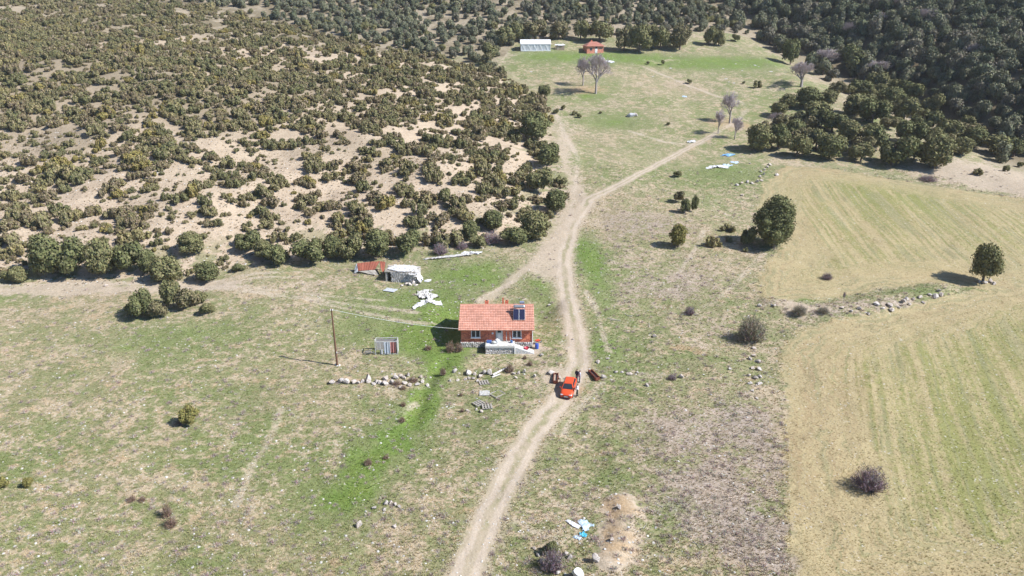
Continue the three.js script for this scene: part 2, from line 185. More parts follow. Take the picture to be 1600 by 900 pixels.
  f2 = lerp(f2, 1 + 0.14 * (n5 - 0.5) + 0.14 * (n6 - 0.5), rk);
  // flecks of stone and dead stalks
  const fl = vn(x * 5.1 + 200, z * 5.6), onOpen = hill > 0 || rav > -10 ? 0.4 : 1;
  if (fl > 0.86 && n3 > 0.42) mixTo(C.stone, onOpen * 0.8 * ss(0.86, 0.93, fl)); else if (fl < 0.13 && rk < 0.3) mixTo(C.dark, 0.5 * onOpen * ss(0.13, 0.06, fl));
  return f2;
}
const TILES = [[-62, 0, -108, -46, 1536, 1536], [0, 62, -108, -46, 1536, 1536], [-150, 0, -172, -108, 2048, 1024], [0, 150, -172, -108, 2048, 1024], [-150, -62, -108, -46, 1024, 768], [62, 150, -108, -46, 1024, 768],
  [-150, 0, -262, -172, 1536, 1024], [0, 150, -262, -172, 1536, 1024], [-300, 0, -420, -262, 1024, 768], [0, 300, -420, -262, 1024, 768], [-1000, 1000, -1300, 150, 1024, 768]];
const micro = noiseTexture(512, (u, v) => { let s = 0, a = 0; for (const [k, w] of [[16, 0.3], [32, 0.3], [64, 0.25], [128, 0.15]]) { const x = u * k, y = v * k, ix = Math.floor(x), iy = Math.floor(y); let p = x - ix, q = y - iy; p = p * p * (3 - 2 * p); q = q * q * (3 - 2 * q); const g = (i, j) => NT[(((j % k) * 131 + (i % k) * 7 + k * 977) & 65535)]; s += w * lerp(lerp(g(ix, iy), g(ix + 1, iy), p), lerp(g(ix, iy + 1), g(ix + 1, iy + 1), p), q); a += w; } s /= a; return [s, s, s]; });
micro.channel = 1;
const groundMats = TILES.map(([x0, x1, z0, z1, w, h]) => {
  const d = new Uint8Array(w * h * 4), enc = new Uint8Array(4097);
  for (let i = 0; i <= 4096; i++) { const v = i / 4096; enc[i] = Math.round(255 * (v <= 0.0031308 ? v * 12.92 : 1.055 * v ** (1 / 2.4) - 0.055)); }
  for (let j = 0; j < h; j++) for (let i = 0; i < w; i++) {
    const k = groundColour(lerp(x0, x1, (i + 0.5) / w), lerp(z0, z1, (j + 0.5) / h)), o = (j * w + i) * 4;
    for (let c = 0; c < 3; c++) { const v = col[c] * k; d[o + c] = enc[(v < 0 ? 0 : v > 1 ? 1 : v) * 4096 | 0]; }
    d[o + 3] = 255;
  }
  const t = new THREE.DataTexture(d, w, h); t.magFilter = THREE.LinearFilter; t.colorSpace = THREE.SRGBColorSpace; t.needsUpdate = true;
  return new THREE.MeshStandardMaterial({ map: t, roughness: 1, bumpMap: micro, bumpScale: 0.07 });
});
{
  const axis = (marks, step) => { const out = []; for (let i = 0; i < marks.length - 1; i++) { const a = marks[i], b = marks[i + 1], n = Math.max(1, Math.round((b - a) / step((a + b) / 2))); for (let k = 0; k < n; k++) out.push(a + (b - a) * k / n); } out.push(marks[marks.length - 1]); return out; };
  const xs = axis([-1000, -600, -300, -150, -105, -62, 0, 62, 105, 150, 300, 600, 1000], (v) => { v = Math.abs(v); return v < 62 ? 0.5 : v < 105 ? 0.8 : v < 150 ? 1.2 : v < 300 ? 3 : 40; });
  const zs = axis([-1300, -800, -420, -330, -262, -172, -108, -46, -20, 150], (v) => { v = -v; return v < 20 ? 30 : v < 46 ? 4 : v < 108 ? 0.5 : v < 172 ? 0.8 : v < 262 ? 1.1 : v < 330 ? 1.6 : v < 420 ? 3 : 45; });
  const nx = xs.length, nz = zs.length, hs = new Float32Array(nx * nz);
  for (let j = 0; j < nz; j++) for (let i = 0; i < nx; i++) hs[j * nx + i] = H(xs[i], zs[j]);
  const kinds = { ground: [], dirt_track: [], footpath: [], ploughed_field: [], scrub_hillside: [], wooded_hillside: [] };
  for (let j = 0; j < nz - 1; j++) for (let i = 0; i < nx - 1; i++) {
    const x = (xs[i] + xs[i + 1]) / 2, z = (zs[j] + zs[j + 1]) / 2; seek(x, z);
    let tile = TILES.length - 1; for (let k = 0; k < tile; k++) { const t = TILES[k]; if (x > t[0] && x < t[1] && z > t[2] && z < t[3]) { tile = k; break; } }
    const far = x < AX || x > AX + AW * AS || z < AZ || z > AZ + AH * AS;
    const kind = far ? (inside(x, z, FOOT) ? 'scrub_hillside' : inside(x, z, RAVINE) ? 'wooded_hillside' : 'ground') : get(lay.road) < 1.6 || get(lay.branch) < 1 ? 'dirt_track' : get(lay.path) < 0.5 ? 'footpath' : get(lay.field) > 0 ? 'ploughed_field' : get(lay.hill) > 1 ? 'scrub_hillside' : get(lay.rav) > 0 ? 'wooded_hillside' : 'ground';
    kinds[kind].push([tile, i, j]);
  }
  for (const [name, cells] of Object.entries(kinds)) {
    cells.sort((a, b) => a[0] - b[0]);
    const pos = [], uv = [], uv1 = [], nor = [], idx = [], g = new THREE.BufferGeometry(), seen = new Map(), mats = [];
    const vert = (tile, i, j) => {
      const key = tile * 4e6 + j * nx + i; let n = seen.get(key); if (n !== undefined) return n;
      const x = xs[i], z = zs[j], t = TILES[tile]; pos.push(x, hs[j * nx + i], z); uv.push((x - t[0]) / (t[1] - t[0]), (z - t[2]) / (t[3] - t[2])); uv1.push(x / 9, z / 9);
      const il = Math.max(0, i - 1), ir = Math.min(nx - 1, i + 1), jl = Math.max(0, j - 1), jr = Math.min(nz - 1, j + 1);
      const sx = (hs[j * nx + ir] - hs[j * nx + il]) / (xs[ir] - xs[il]), sz = (hs[jr * nx + i] - hs[jl * nx + i]) / (zs[jr] - zs[jl]), l = Math.hypot(sx, 1, sz); nor.push(-sx / l, 1 / l, -sz / l);
      n = pos.length / 3 - 1; seen.set(key, n); return n;
    };
    let last = -1, start = 0;
    for (const [tile, i, j] of cells) {
      if (tile !== last) { if (last >= 0) g.addGroup(start, idx.length - start, mats.length - 1); mats.push(groundMats[tile]); last = tile; start = idx.length; }
      const a = vert(tile, i, j), b = vert(tile, i + 1, j), c = vert(tile, i, j + 1), d = vert(tile, i + 1, j + 1); idx.push(a, c, b, b, c, d);
    }
    g.addGroup(start, idx.length - start, mats.length - 1);
    g.setAttribute('position', new THREE.Float32BufferAttribute(pos, 3)); g.setAttribute('normal', new THREE.Float32BufferAttribute(nor, 3)); g.setAttribute('uv', new THREE.Float32BufferAttribute(uv, 2)); g.setAttribute('uv1', new THREE.Float32BufferAttribute(uv1, 2)); g.setIndex(idx);
    const m = new THREE.Mesh(g, mats); m.name = name; m.userData.kind = 'structure'; m.castShadow = m.receiveShadow = true; scene.add(m);
  }
}

// ------------------------------------------------------------------ plants: prototypes
const leafMat = (rgb) => new THREE.MeshPhysicalMaterial({ vertexColors: true, roughness: 0.9, specularIntensity: 0.25, color: new THREE.Color().setRGB(...rgb) });
const TONE = { juniper: [[0.21, 0.195, 0.08], [0.25, 0.22, 0.1], [0.17, 0.168, 0.072], [0.265, 0.215, 0.125], [0.225, 0.188, 0.115]], oak: [[0.18, 0.18, 0.075], [0.215, 0.205, 0.09], [0.145, 0.15, 0.068], [0.22, 0.19, 0.1]], dark: [[0.175, 0.185, 0.105], [0.2, 0.2, 0.115], [0.15, 0.165, 0.1], [0.21, 0.19, 0.135]] };
function crown(seed, { lobes = 6, leaves = 420, leaf = 0.17, tall = 0.8, base = 0, tones = TONE.juniper, ragged = 0.25, egg = 0, wide, small = 1 }) {
  const r = rng(seed), L = [], pos = [], colr = [];
  for (let i = 0; i < lobes; i++) { const a = r() * 6.283, q = Math.sqrt(r()) * (wide ?? 0.62), y = base + (tall - base) * (0.28 + 0.5 * r()) * (1 - 0.35 * q) + (egg ? 0 : 0), rad = small * (0.3 + 0.26 * r()) * (1 - 0.25 * q); L.push([Math.cos(a) * q, Math.max(y, base + rad * 0.6), Math.sin(a) * q, rad, Math.min(rad * (0.8 + 0.5 * r()), tall * 0.55)]); }
  if (egg) { L.length = 0; for (let i = 0; i < 5; i++) { const u = 0.3 + 0.4 * i / 4, rad = 0.74 - 0.5 * Math.abs(u - 0.48); L.push([0.05 * (r() - 0.5), base + (tall - base) * u, 0.05 * (r() - 0.5), rad * egg, Math.min(rad, (tall - base) * 0.3)]); } for (let i = 0; i < lobes; i++) { const u = r(), y = base + (tall - base) * (0.12 + 0.76 * u), w = Math.sin(Math.PI * Math.min(1, 0.12 + u * 0.9)) ** 0.7, a = r() * 6.283, q = w * 0.66 * Math.sqrt(r()), rad = (0.2 + 0.14 * r()); L.push([Math.cos(a) * q * 1.12, y, Math.sin(a) * q * 1.12, rad, rad]); } }
  const put = (p, c) => { pos.push(...p); colr.push(...c); };
  const tone = () => { const a = tones[r() * tones.length | 0], b = tones[r() * tones.length | 0], t = r(), k = 0.75 + 0.5 * r(); return [0, 1, 2].map((i) => lerp(a[i], b[i], t) * k); };
  for (const [cx, cy, cz, rad, ry] of L) {                               // solid heart of each lobe: twigs and inner leaves
    const g = new THREE.IcosahedronGeometry(1, 1), p = g.attributes.position;
    for (let i = 0; i < p.count; i++) { const x = p.getX(i), y = p.getY(i), z = p.getZ(i), k = 0.64 + 0.24 * (vn(x * 2.3 + cx * 9 + 20, y * 2.3 + z * 3.1 + 20) - 0.5); p.setXYZ(i, cx + x * rad * k, Math.max(0.01, cy + y * ry * k), cz + z * rad * k); }
    for (let i = 0; i < p.count; i += 3) { const c = tone(); for (let k = 0; k < 3; k++) put([p.getX(i + k), p.getY(i + k), p.getZ(i + k)], c); }
  }
  const total = L.reduce((s, l) => s + l[3] * l[3], 0), d = new THREE.Vector3(), n = new THREE.Vector3(), t = new THREE.Vector3(), b = new THREE.Vector3(), c = new THREE.Vector3();
  for (let made = 0, tries = 0; made < leaves && tries < leaves * 6; tries++) {
    let w = r() * total, l = L[0]; for (const q of L) { w -= q[3] * q[3]; if (w <= 0) { l = q; break; } }
    d.set(r() * 2 - 1, r() * 2 - 0.75, r() * 2 - 1); const len = d.length(); if (len > 1 || len < 0.1) continue; d.divideScalar(len);
    const k = 0.7 + ragged * r() * r() + 0.28 * r(); c.set(l[0] + d.x * l[3] * k, l[1] + d.y * l[4] * k, l[2] + d.z * l[3] * k); if (c.y < 0.03) continue;
    let deep = false; for (const q of L) if (q !== l && Math.hypot((c.x - q[0]) / q[3], (c.y - q[1]) / q[4], (c.z - q[2]) / q[3]) < 0.72) { deep = true; break; }
    if (deep) continue;
    n.set(r() - 0.5, r() - 0.5, r() - 0.5).multiplyScalar(1.5).add(d).normalize(); t.set(r() - 0.5, r() - 0.5, r() - 0.5).cross(n).normalize(); b.crossVectors(n, t);
    const s = leaf * (0.55 + 0.75 * r()), e = s * (0.45 + 0.3 * r()), cl = tone(), P = (u, v) => [c.x + t.x * u + b.x * v, Math.max(0.005, c.y + t.y * u + b.y * v), c.z + t.z * u + b.z * v];
    const p0 = P(-s, 0), p1 = P(0.1 * s, -e), p2 = P(s, 0.1 * e), p3 = P(-0.1 * s, e);
    put(p0, cl); put(p1, cl); put(p2, cl); put(p0, cl); put(p2, cl); put(p3, cl); made++;
  }
  const g = new THREE.BufferGeometry(); g.setAttribute('position', new THREE.Float32BufferAttribute(pos, 3)); g.setAttribute('color', new THREE.Float32BufferAttribute(colr, 3)); g.computeVertexNormals(); return g;
}
function twigBush(seed, n = 260, tones = [[0.2, 0.165, 0.16], [0.26, 0.22, 0.2], [0.15, 0.12, 0.12]], width = 0.014) {       // leafless thorn bush, unit radius
  const r = rng(seed), pos = [], colr = [], a = new THREE.Vector3(), b = new THREE.Vector3(), s = new THREE.Vector3();
  const blade = (p, q, w, c) => { s.set(r() - 0.5, r() - 0.5, r() - 0.5).cross(b.clone().sub(a)).normalize().multiplyScalar(w); pos.push(p.x - s.x, p.y - s.y, p.z - s.z, p.x + s.x, p.y + s.y, p.z + s.z, q.x, q.y, q.z); for (let i = 0; i < 3; i++) colr.push(...c); };
  for (let i = 0; i < n; i++) {
    const an = r() * 6.283, q = Math.sqrt(r()), y = 0.85 * Math.sqrt(Math.max(0.02, 1 - q * q)) * (0.55 + 0.5 * r()), c = tones[r() * tones.length | 0].map((v) => v * (0.8 + 0.4 * r()));
    a.set(Math.cos(an) * q * 0.25, 0, Math.sin(an) * q * 0.25); b.set(Math.cos(an) * q, y, Math.sin(an) * q); blade(a, b, width, c);
    for (let k = 0; k < 4; k++) { const t = 0.4 + 0.6 * r(), p = a.clone().lerp(b, t), e = p.clone().add(new THREE.Vector3(r() - 0.5, r() * 0.6 - 0.15, r() - 0.5).multiplyScalar(0.4)); e.y = Math.max(0.02, e.y); const oa = a.clone(), ob = b.clone(); a.copy(p); b.copy(e); blade(p, e, width * 0.8, c); a.copy(oa); b.copy(ob); }
  }
  const g = new THREE.BufferGeometry(); g.setAttribute('position', new THREE.Float32BufferAttribute(pos, 3)); g.setAttribute('color', new THREE.Float32BufferAttribute(colr, 3)); g.computeVertexNormals(); return g;
}
function bareTree(seed, levels = 6) {                 // unit height; returns { trunk, crown }
  const r = rng(seed), trunk = [], twigs = [];
  const grow = (p, dir, len, rad, lv) => {
    const q = p.clone().addScaledVector(dir, len); (lv < 2 ? trunk : twigs).push(bar(p.toArray(), q.toArray(), rad, lv < 2 ? 6 : 3, rad * 0.7, lv > 2));
    if (lv >= levels) return;
    const kids = lv === 0 ? 5 : lv === 1 ? 4 : 3;
    for (let i = 0; i < kids; i++) {
      const side = new THREE.Vector3(r() - 0.5, r() - 0.5, r() - 0.5).cross(dir).normalize(), d = dir.clone().multiplyScalar(0.85).addScaledVector(side, 0.4 + 0.42 * r()); d.y += 0.16; d.normalize();
      grow(p.clone().lerp(q, lv === 0 ? 0.6 + 0.4 * r() : 0.35 + 0.65 * r()), d, len * (0.66 + 0.16 * r()), Math.max(rad * 0.56, 0.0017), lv + 1);
    }
  };
  grow(new THREE.Vector3(), new THREE.Vector3(0.03, 1, 0).normalize(), 0.2, 0.024, 0);
  const T = join(trunk), C2 = join(twigs); C2.computeBoundingBox(); const b = C2.boundingBox, sx = 1 / Math.max(b.max.x - b.min.x, b.max.z - b.min.z), sy = 1 / b.max.y; for (const g of [T, C2]) { g.scale(sx, sy, sx); g.computeVertexNormals(); }
  return { trunk: T, crown: C2 };
}
const M = {
  leaf: leafMat([1, 1, 1]), leafYellow: leafMat([1.18, 1.1, 0.8]), leafGrey: leafMat([1.0, 0.92, 1.05]), leafPale: leafMat([1.2, 1.16, 1.1]), leafDeep: leafMat([0.78, 0.84, 0.8]),
  twig: leafMat([1, 1, 1]), bark: std([0.16, 0.125, 0.1]), bareBark: std([0.36, 0.31, 0.28]), bareTwig: std([0.44, 0.37, 0.36]), 
};
const leafSet = [M.leaf, M.leaf, M.leafGrey, M.leafYellow, M.leafPale, M.leafDeep];
const bushes = []; for (let i = 0; i < 9; i++) bushes.push(crown(100 + i, { lobes: 7 + i % 5, leaves: 760, leaf: 0.105, tall: 0.7 + 0.05 * (i % 4), ragged: 0.4, wide: 0.78, small: 0.74 }));
const crowns = []; for (let i = 0; i < 7; i++) crowns.push(crown(200 + i, { lobes: 9 + i % 4, leaves: 2000, leaf: 0.085, tall: 1.7, base: 0.06, ragged: 0.3, tones: TONE.oak }));
const darkCrowns = []; for (let i = 0; i < 5; i++) darkCrowns.push(crown(300 + i, { lobes: 8 + i % 4, leaves: 1000, leaf: 0.1, tall: 1.5, base: 0.02, ragged: 0.3, tones: TONE.dark }));
const thorn = []; for (let i = 0; i < 4; i++) thorn.push(twigBush(400 + i, 150));
const bare = []; for (let i = 0; i < 4; i++) bare.push(bareTree(500 + i));
const trunkGeo = join([bar([0, -0.25, 0], [0.02, 0.55, 0.01], 0.085, 7, 0.055), bar([0.02, 0.5, 0.01], [0.28, 0.85, 0.1], 0.045, 5, 0.025), bar([0.02, 0.5, 0.01], [-0.24, 0.9, -0.12], 0.045, 5, 0.025), bar([0.02, 0.5, 0.01], [0.02, 1.1, 0.05], 0.05, 5, 0.02)]);
const FRAME = new THREE.Matrix4(); camera.updateMatrixWorld(true); camera.updateProjectionMatrix(); FRAME.multiplyMatrices(camera.projectionMatrix, camera.matrixWorldInverse);
const pv = new THREE.Vector3();
const inView = (x, y, z, m = 1.06) => { pv.set(x, y, z).applyMatrix4(FRAME); return Math.abs(pv.x) < m && pv.y < m + 0.06 && pv.y > -m - 0.1; };
const Q = new THREE.Quaternion(), UPV = new THREE.Vector3(0, 1, 0);

function bush(o, label, category = 'bush', { geo = bushes[R() * bushes.length | 0], mat = M.leaf, name = 'juniper_bush', group, tall = 0.8, sink = 0.04 } = {}) {
  const [x, z, w, h] = o; if (h / w > 0.7 && tall === 0.8) { geo = crowns[R() * crowns.length | 0]; tall = 1.7; }
  const m = single(name, geo, mat, label, category, group); m.position.copy(v3(x, z, -sink)); m.scale.set(w / 2, h / tall, w / 2); m.rotation.y = R() * 6.28; return m;
}
function tree(o, label, group, { geo = crowns[R() * crowns.length | 0], mat = leafSet[R() * 3 | 0], tall = 1.7, name = 'evergreen_tree', trunk = true } = {}) {
  const [x, z, w, h] = o, t = thing(name, label, 'tree', group); t.position.copy(v3(x, z, -0.05)); t.rotation.y = R() * 6.28;
  if (trunk) { const k = part('trunk', trunkGeo, M.bark, t); k.scale.set(w / 2, h / tall, w / 2); }
  const c = part('crown', geo, mat, t); c.scale.set(w / 2, h / tall, w / 2); return t;
}
function bareTreeAt(o, label, group, k = R() * bare.length | 0) {
  const [x, z, w, h] = o, t = thing('bare_tree', label, 'tree', group), s = 1; t.position.copy(v3(x, z, -0.1)); t.rotation.y = R() * 6.28; t.scale.set(w * s, h, w * s);
  part('trunk', bare[k].trunk, M.bareBark, t); part('crown', bare[k].crown, M.bareTwig, t); return t;
}
// -- single trees and bushes one can point to
const heroCrown = crown(601, { lobes: 46, leaves: 7500, leaf: 0.045, tall: 2.5, base: 0.02, egg: 1.05, tones: TONE.oak, ragged: 0.12 });
const openCrown = crown(602, { lobes: 17, leaves: 3000, leaf: 0.06, tall: 1.9, base: 0.3, egg: 0.95, tones: TONE.oak, ragged: 0.3 });
const roundCrown = crown(603, { lobes: 16, leaves: 2200, leaf: 0.07, tall: 1.8, base: 0.05, egg: 1, tones: TONE.oak, ragged: 0.12 });
tree([49.85, -133.52, 9.26, 10.69], 'large dense egg-shaped dark green tree at the corner of the upper field', undefined, { geo: heroCrown, mat: M.leafDeep, tall: 2.5 });
tree([81.61, -119.33, 6.21, 7.06], 'lone dark tree with ragged crown and stones round its trunk, in the field', undefined, { geo: openCrown, mat: M.leaf, tall: 1.9 });
tree([31.43, -132.83, 4, 4.56], 'small round green tree alone on the meadow right of the track', undefined, { geo: roundCrown, mat: M.leafYellow, tall: 1.8 });
bush([44.92, -134.18, 3.67, 4.34], 'dark bush in the shade at the left foot of the large tree', 'bush', { mat: M.leafDeep });
bush([43.43, -141.06, 3.83, 1.46], 'low dark bush at the tip of the large tree\'s shadow');
bush([38.38, -132.99, 3.28, 1.9], 'low wide green bush between round tree and large tree', 'bush', { mat: M.leafPale });
bush([41.72, -135.54, 1.73, 1.03], 'tiny dark bush just left of the large tree\'s dark bush');
bush([36, -154.9, 3.05, 3.13], 'grey-green bush behind the two-pronged juniper', 'bush', { mat: M.leafGrey });
bush([36.33, -149.23, 2.68, 3.46], 'left prong of the twin juniper on the meadow', 'bush', { mat: M.leafDeep });
bush([38.53, -150.06, 1.75, 3.75], 'right, narrower prong of the twin juniper on the meadow', 'bush', { mat: M.leafDeep });
bush([39.25, -171.64, 2.42, 1.85], 'small dark bush on the meadow below the white plastic scraps');
bush([43.79, -131.1, 1.2, 1], 'tiny bush below the large tree\'s shadow');
bush([-38.94, -77.56, 2.64, 2.7], 'single dark bush alone in the left meadow', 'bush', { mat: M.leafYellow });
bush([-40.39, -77.7, 1.55, 0.81], 'low dark skirt of twigs beside the single meadow bush', 'bush', { geo: thorn[1], mat: M.twig, name: 'thorn_bush' });
bush([-57.81, -106.28, 4.62, 4.78], 'leftmost and tallest bush of the clump in the left meadow', 'bush', { mat: M.leafDeep });
bush([-55.61, -106.06, 3.41, 3.26], 'greyish front bush of the clump in the left meadow', 'bush', { mat: M.leafGrey });
bush([-54.93, -110.43, 3.53, 4.68], 'middle upright bush of the clump in the left meadow');
bush([-52.18, -109.54, 4.54, 3.77], 'wide back bush of the clump in the left meadow', 'bush', { mat: M.leafGrey });
bush([-51.09, -111.79, 2.73, 2.25], 'small back right bush of the clump in the left meadow');
bush([-48.53, -107.79, 2.75, 2.19], 'rightmost low bush of the clump in the left meadow');
bush([-60.13, -106.92, 2.22, 2.18], 'small bush at the left end of the clump in the left meadow');
bush([-54.04, -65.39, 1.49, 1.67], 'brown-green bush cut by the left edge of the picture', 'bush', { mat: M.leafYellow });
bush([-51.5, -66.01, 1.16, 1.17], 'small round bush near the left edge of the meadow', 'bush', { mat: M.leafYellow });
const purpleTones = [[0.2, 0.15, 0.16], [0.26, 0.2, 0.2], [0.16, 0.115, 0.125]], brownTones = [[0.22, 0.15, 0.11], [0.3, 0.22, 0.16], [0.14, 0.095, 0.07]], haze = [[0.22, 0.19, 0.15], [0.28, 0.25, 0.19], [0.17, 0.15, 0.1]];
for (const t of [purpleTones, brownTones, haze]) for (const c of t) for (let i = 0; i < 3; i++) c[i] *= 1.25;
const bigThorn = twigBush(701, 420, purpleTones, 0.012), brownThorn = twigBush(702, 300, brownTones, 0.016), hazeThorn = twigBush(703, 620, haze, 0.011);
const thornAt = (o, label, geo, name = 'thorn_bush') => bush(o, label, 'bush', { geo, mat: M.twig, name, tall: 0.86 });
thornAt([35.48, -99.13, 4.93, 4.57], 'tall leafless grey-green bush with dark shadow right of the track', hazeThorn, 'leafless_bush');
thornAt([37.86, -65.6, 4.08, 3], 'purple-grey thorn bush standing in the lower field', bigThorn);
thornAt([28.22, -107.53, 1.93, 1.64], 'small purple thorn bush on the meadow left of the leafless bush', bigThorn);
thornAt([3.73, -54.67, 2.72, 2.51], 'purple thorn bush among rocks at the bottom edge', bigThorn);
bush([3.71, -56.76, 1.46, 1.59], 'dark green bush behind the purple thorn bush at the bottom edge', 'bush', { mat: M.leafDeep });
thornAt([-34.84, -61.58, 1.23, 1.79], 'upper of two red-brown thorn bushes in the left meadow', brownThorn);
thornAt([-33.93, -60.21, 1.53, 1.37], 'lower of two red-brown thorn bushes in the left meadow', brownThorn);
thornAt([-39.56, -63.88, 1, 0.74], 'little brown thorn bush up left of the red-brown pair', brownThorn);
thornAt([-38.49, -63.88, 0.93, 0.66], 'little reddish thorn bush beside the other little one', brownThorn);
thornAt([-8.84, -95.65, 1.84, 1.73], 'brown dried bush left of the house corner', brownThorn);
thornAt([-7.64, -95.65, 1.66, 1.52], 'brown dried bush touching the house corner', brownThorn);
thornAt([-13.36, -130.2, 3.22, 2.25], 'purple thorn bush at the hill foot right of the tree row', bigThorn);
thornAt([-3.94, -135.23, 4.68, 2.57], 'wide purple thorn bush at the hill foot above the house', bigThorn);
thornAt([-9.43, -132.33, 2.66, 1.77], 'small dark purple thorn bush between the wider ones at the hill foot', bigThorn);
thornAt([21.47, -87.94, 1.37, 0.87], 'small purple thorn bush below the reddish pit', bigThorn);
thornAt([45.17, -106.74, 2.62, 1.96], 'dark leafless bush at the left end of the stony bank', hazeThorn);
thornAt([48.97, -106.82, 2.22, 1.19], 'low leafless bush on the stony bank', hazeThorn);
thornAt([97.91, -170.3, 4.82, 1.54], 'flat purple thorn bush on bare ground behind the upper field', bigThorn);
thornAt([55.06, -120.43, 2.23, 1.3], 'grey brushwood heap in the upper field', bigThorn);
bareTreeAt([53.53, -110.06, 0.52, 2.11], 'thin dead sapling on the stony bank');
for (const o of [[-13.76, -81.75, 0.89, 0.74], [-13.43, -78.24, 1.02, 0.81], [-9.42, -89.61, 1.05, 1.37], [-12.14, -96.41, 1.3, 0.92], [-16.07, -69.92, 1.14, 0.94], [-14.22, -70.84, 0.87, 0.6], [-15.32, -86.96, 1.53, 0.77], [-13.23, -87.94, 1.72, 0.77], [-6.63, -84.14, 0.66, 0.56], [-6.24, -80.6, 0.72, 0.64], [2.49, -91.84, 1.07, 0.89], [-14.32, -85.85, 1.01, 0.67], [1.81, -93.63, 0.72, 0.6]]) thornAt(o, 'small dark tuft of dry stalks near the green stream bed', brownThorn, 'dry_tuft').userData.group = 'dark tufts along the stream bed';
// -- row of round trees and bushes along the foot of the scrub hill
const footRow = [[-86.81, -119.88, 3.34, 2.6], [-81.71, -121.71, 7.21, 8.82], [-76.96, -121.25, 7.86, 8.32], [-72.11, -121.68, 6.99, 7.86], [-67.8, -122.12, 6.33, 7.88], [-64.48, -122.79, 4.54, 5.27], [-59.84, -119.82, 6.01, 5.66], [-52.95, -120.12, 5.57, 4.02], [-43.05, -126.29, 5.82, 4.9], [-45.9, -128.81, 4.73, 4.22], [-37.36, -126.82, 6.54, 5.4], [-33.27, -129.44, 4.75, 5.23], [-30.27, -129.32, 5.7, 6.48], [-24.97, -129.61, 6.66, 6.23], [-19.47, -130.41, 5.97, 5.51], [4.37, -137.39, 7.5, 6.5], [0, -134.81, 6.14, 4.36], [9.21, -150.93, 5.96, 5.86], [6.42, -160.49, 7.14, 7.31], [5.89, -193.74, 10.09, 8.85], [9.95, -233.96, 4.78, 4.4], [-85.41, -119.41, 3.77, 3.53], [-48.86, -123.52, 2.74, 1.93], [-3.82, -140.54, 5.6, 4.75], [-6.69, -133.19, 3.65, 2.54], [-8.07, -136.6, 4.22, 4.4], [-49.89, -131.47, 6.01, 5.03], [-59.14, -129.16, 6.39, 4.95], [8.5, -175.73, 6.8, 6.92]];
footRow.forEach((o) => { o[3] *= 0.86; });
footRow.forEach((o, i) => bush(o, 'broad round dark evergreen bush at the foot of the scrub hill', 'bush', { name: 'evergreen_bush', geo: i % 2 ? roundCrown : crowns[i % 7], tall: i % 2 ? 1.8 : 1.7, mat: i % 3 ? M.leafDeep : M.leaf, group: 'evergreen bushes along the hill foot' }));
// -- trees round the far buildings
for (const o of [[40.86, -280.09, 7.94, 8.88], [46.25, -278.67, 8.37, 9.77], [61.48, -281.74, 9.39, 9.86], [54.56, -282.44, 8, 8], [50.81, -282.55, 6.59, 8], [33.04, -290.56, 11.09, 8.68], [25.96, -292.56, 7.28, 7.28], [52.11, -292.24, 7.76, 5.82], [7.72, -291.06, 11.59, 8.69], [17.67, -291.92, 8.23, 7.26], [-2.37, -285.4, 8.54, 7.12], [1.2, -289.46, 7.21, 7.21], [-7.94, -271.25, 6.81, 5.9], [-8.88, -264.73, 5.33, 4.45]]) tree(o, 'dark broad evergreen tree close to the far buildings', 'evergreen trees by the far buildings');
tree([73.7, -287.89, 5.74, 7.18], 'left tree of a pair on the far meadow edge'); tree([77.4, -288.29, 5.27, 6.23], 'right tree of a pair on the far meadow edge');
bush([85.3, -293.71, 3.66, 3.17], 'small round bush right of the tree pair on the far meadow');
tree([99.44, -272.68, 6.4, 9.16], 'dark upright tree left of the pale bare tree', undefined, { mat: M.leafDeep });
tree([118.65, -265.12, 10.26, 9.83], 'dark round tree behind the ploughed land\'s grassy tongue', undefined, { mat: M.leafDeep });
bareTreeAt([22.84, -243.12, 5.35, 9.49], 'smaller leafless tree behind the forked one on the far meadow', undefined, 0);
bareTreeAt([26.2, -235.4, 10, 12.85], 'large leafless forked tree on the far meadow below the brick house', undefined, 1);
bareTreeAt([93.05, -243.04, 10.71, 8.26], 'wide pale leafless tree beside the dark upright tree', undefined, 2);
bareTreeAt([110.67, -270.45, 10, 7.28], 'reddish leafless tree behind the wide pale one', undefined, 3);
bareTreeAt([61.65, -210.52, 5.8, 9.14], 'tallest of three leafless saplings beside the tree thicket', undefined, 0);
bareTreeAt([56.08, -201.19, 3.83, 6.69], 'left and nearest of three leafless saplings', undefined, 2);
bareTreeAt([59.6, -197.37, 4.11, 6.23], 'right of three leafless saplings, in the thicket\'s shade', undefined, 3);
bareTreeAt([73.97, -208.03, 5.39, 4.71], 'leafless bush-like tree at the left end of the thicket', undefined, 1);
bareTreeAt([123.36, -256.54, 7.79, 6.07], 'leafless pinkish tree at the rim of the wooded ravine', undefined, 2);
for (const o of [[15.16, -221.32, 1.71, 1.52], [19.37, -214.78, 1.66, 1.3], [18.05, -216.93, 2.23, 1.5], [12.7, -217.86, 2.24, 1.69], [58.02, -247.71, 1.89, 1.89], [78.96, -243.37, 3.3, 2.28], [75.49, -246.54, 1.25, 1.05], [47.29, -266.01, 1.34, 1.12], [52.31, -265.39, 1.56, 1.78], [43.78, -208.12, 1.26, 0.9], [25.98, -217.94, 1.12, 0.75], [111.93, -173.87, 2.76, 1.72], [120.52, -177.25, 1.87, 1.75], [128.64, -184.04, 1.94, 1.48]]) bush(o, 'tiny dark juniper on open grass', 'bush', { group: 'tiny junipers scattered on the grass' });
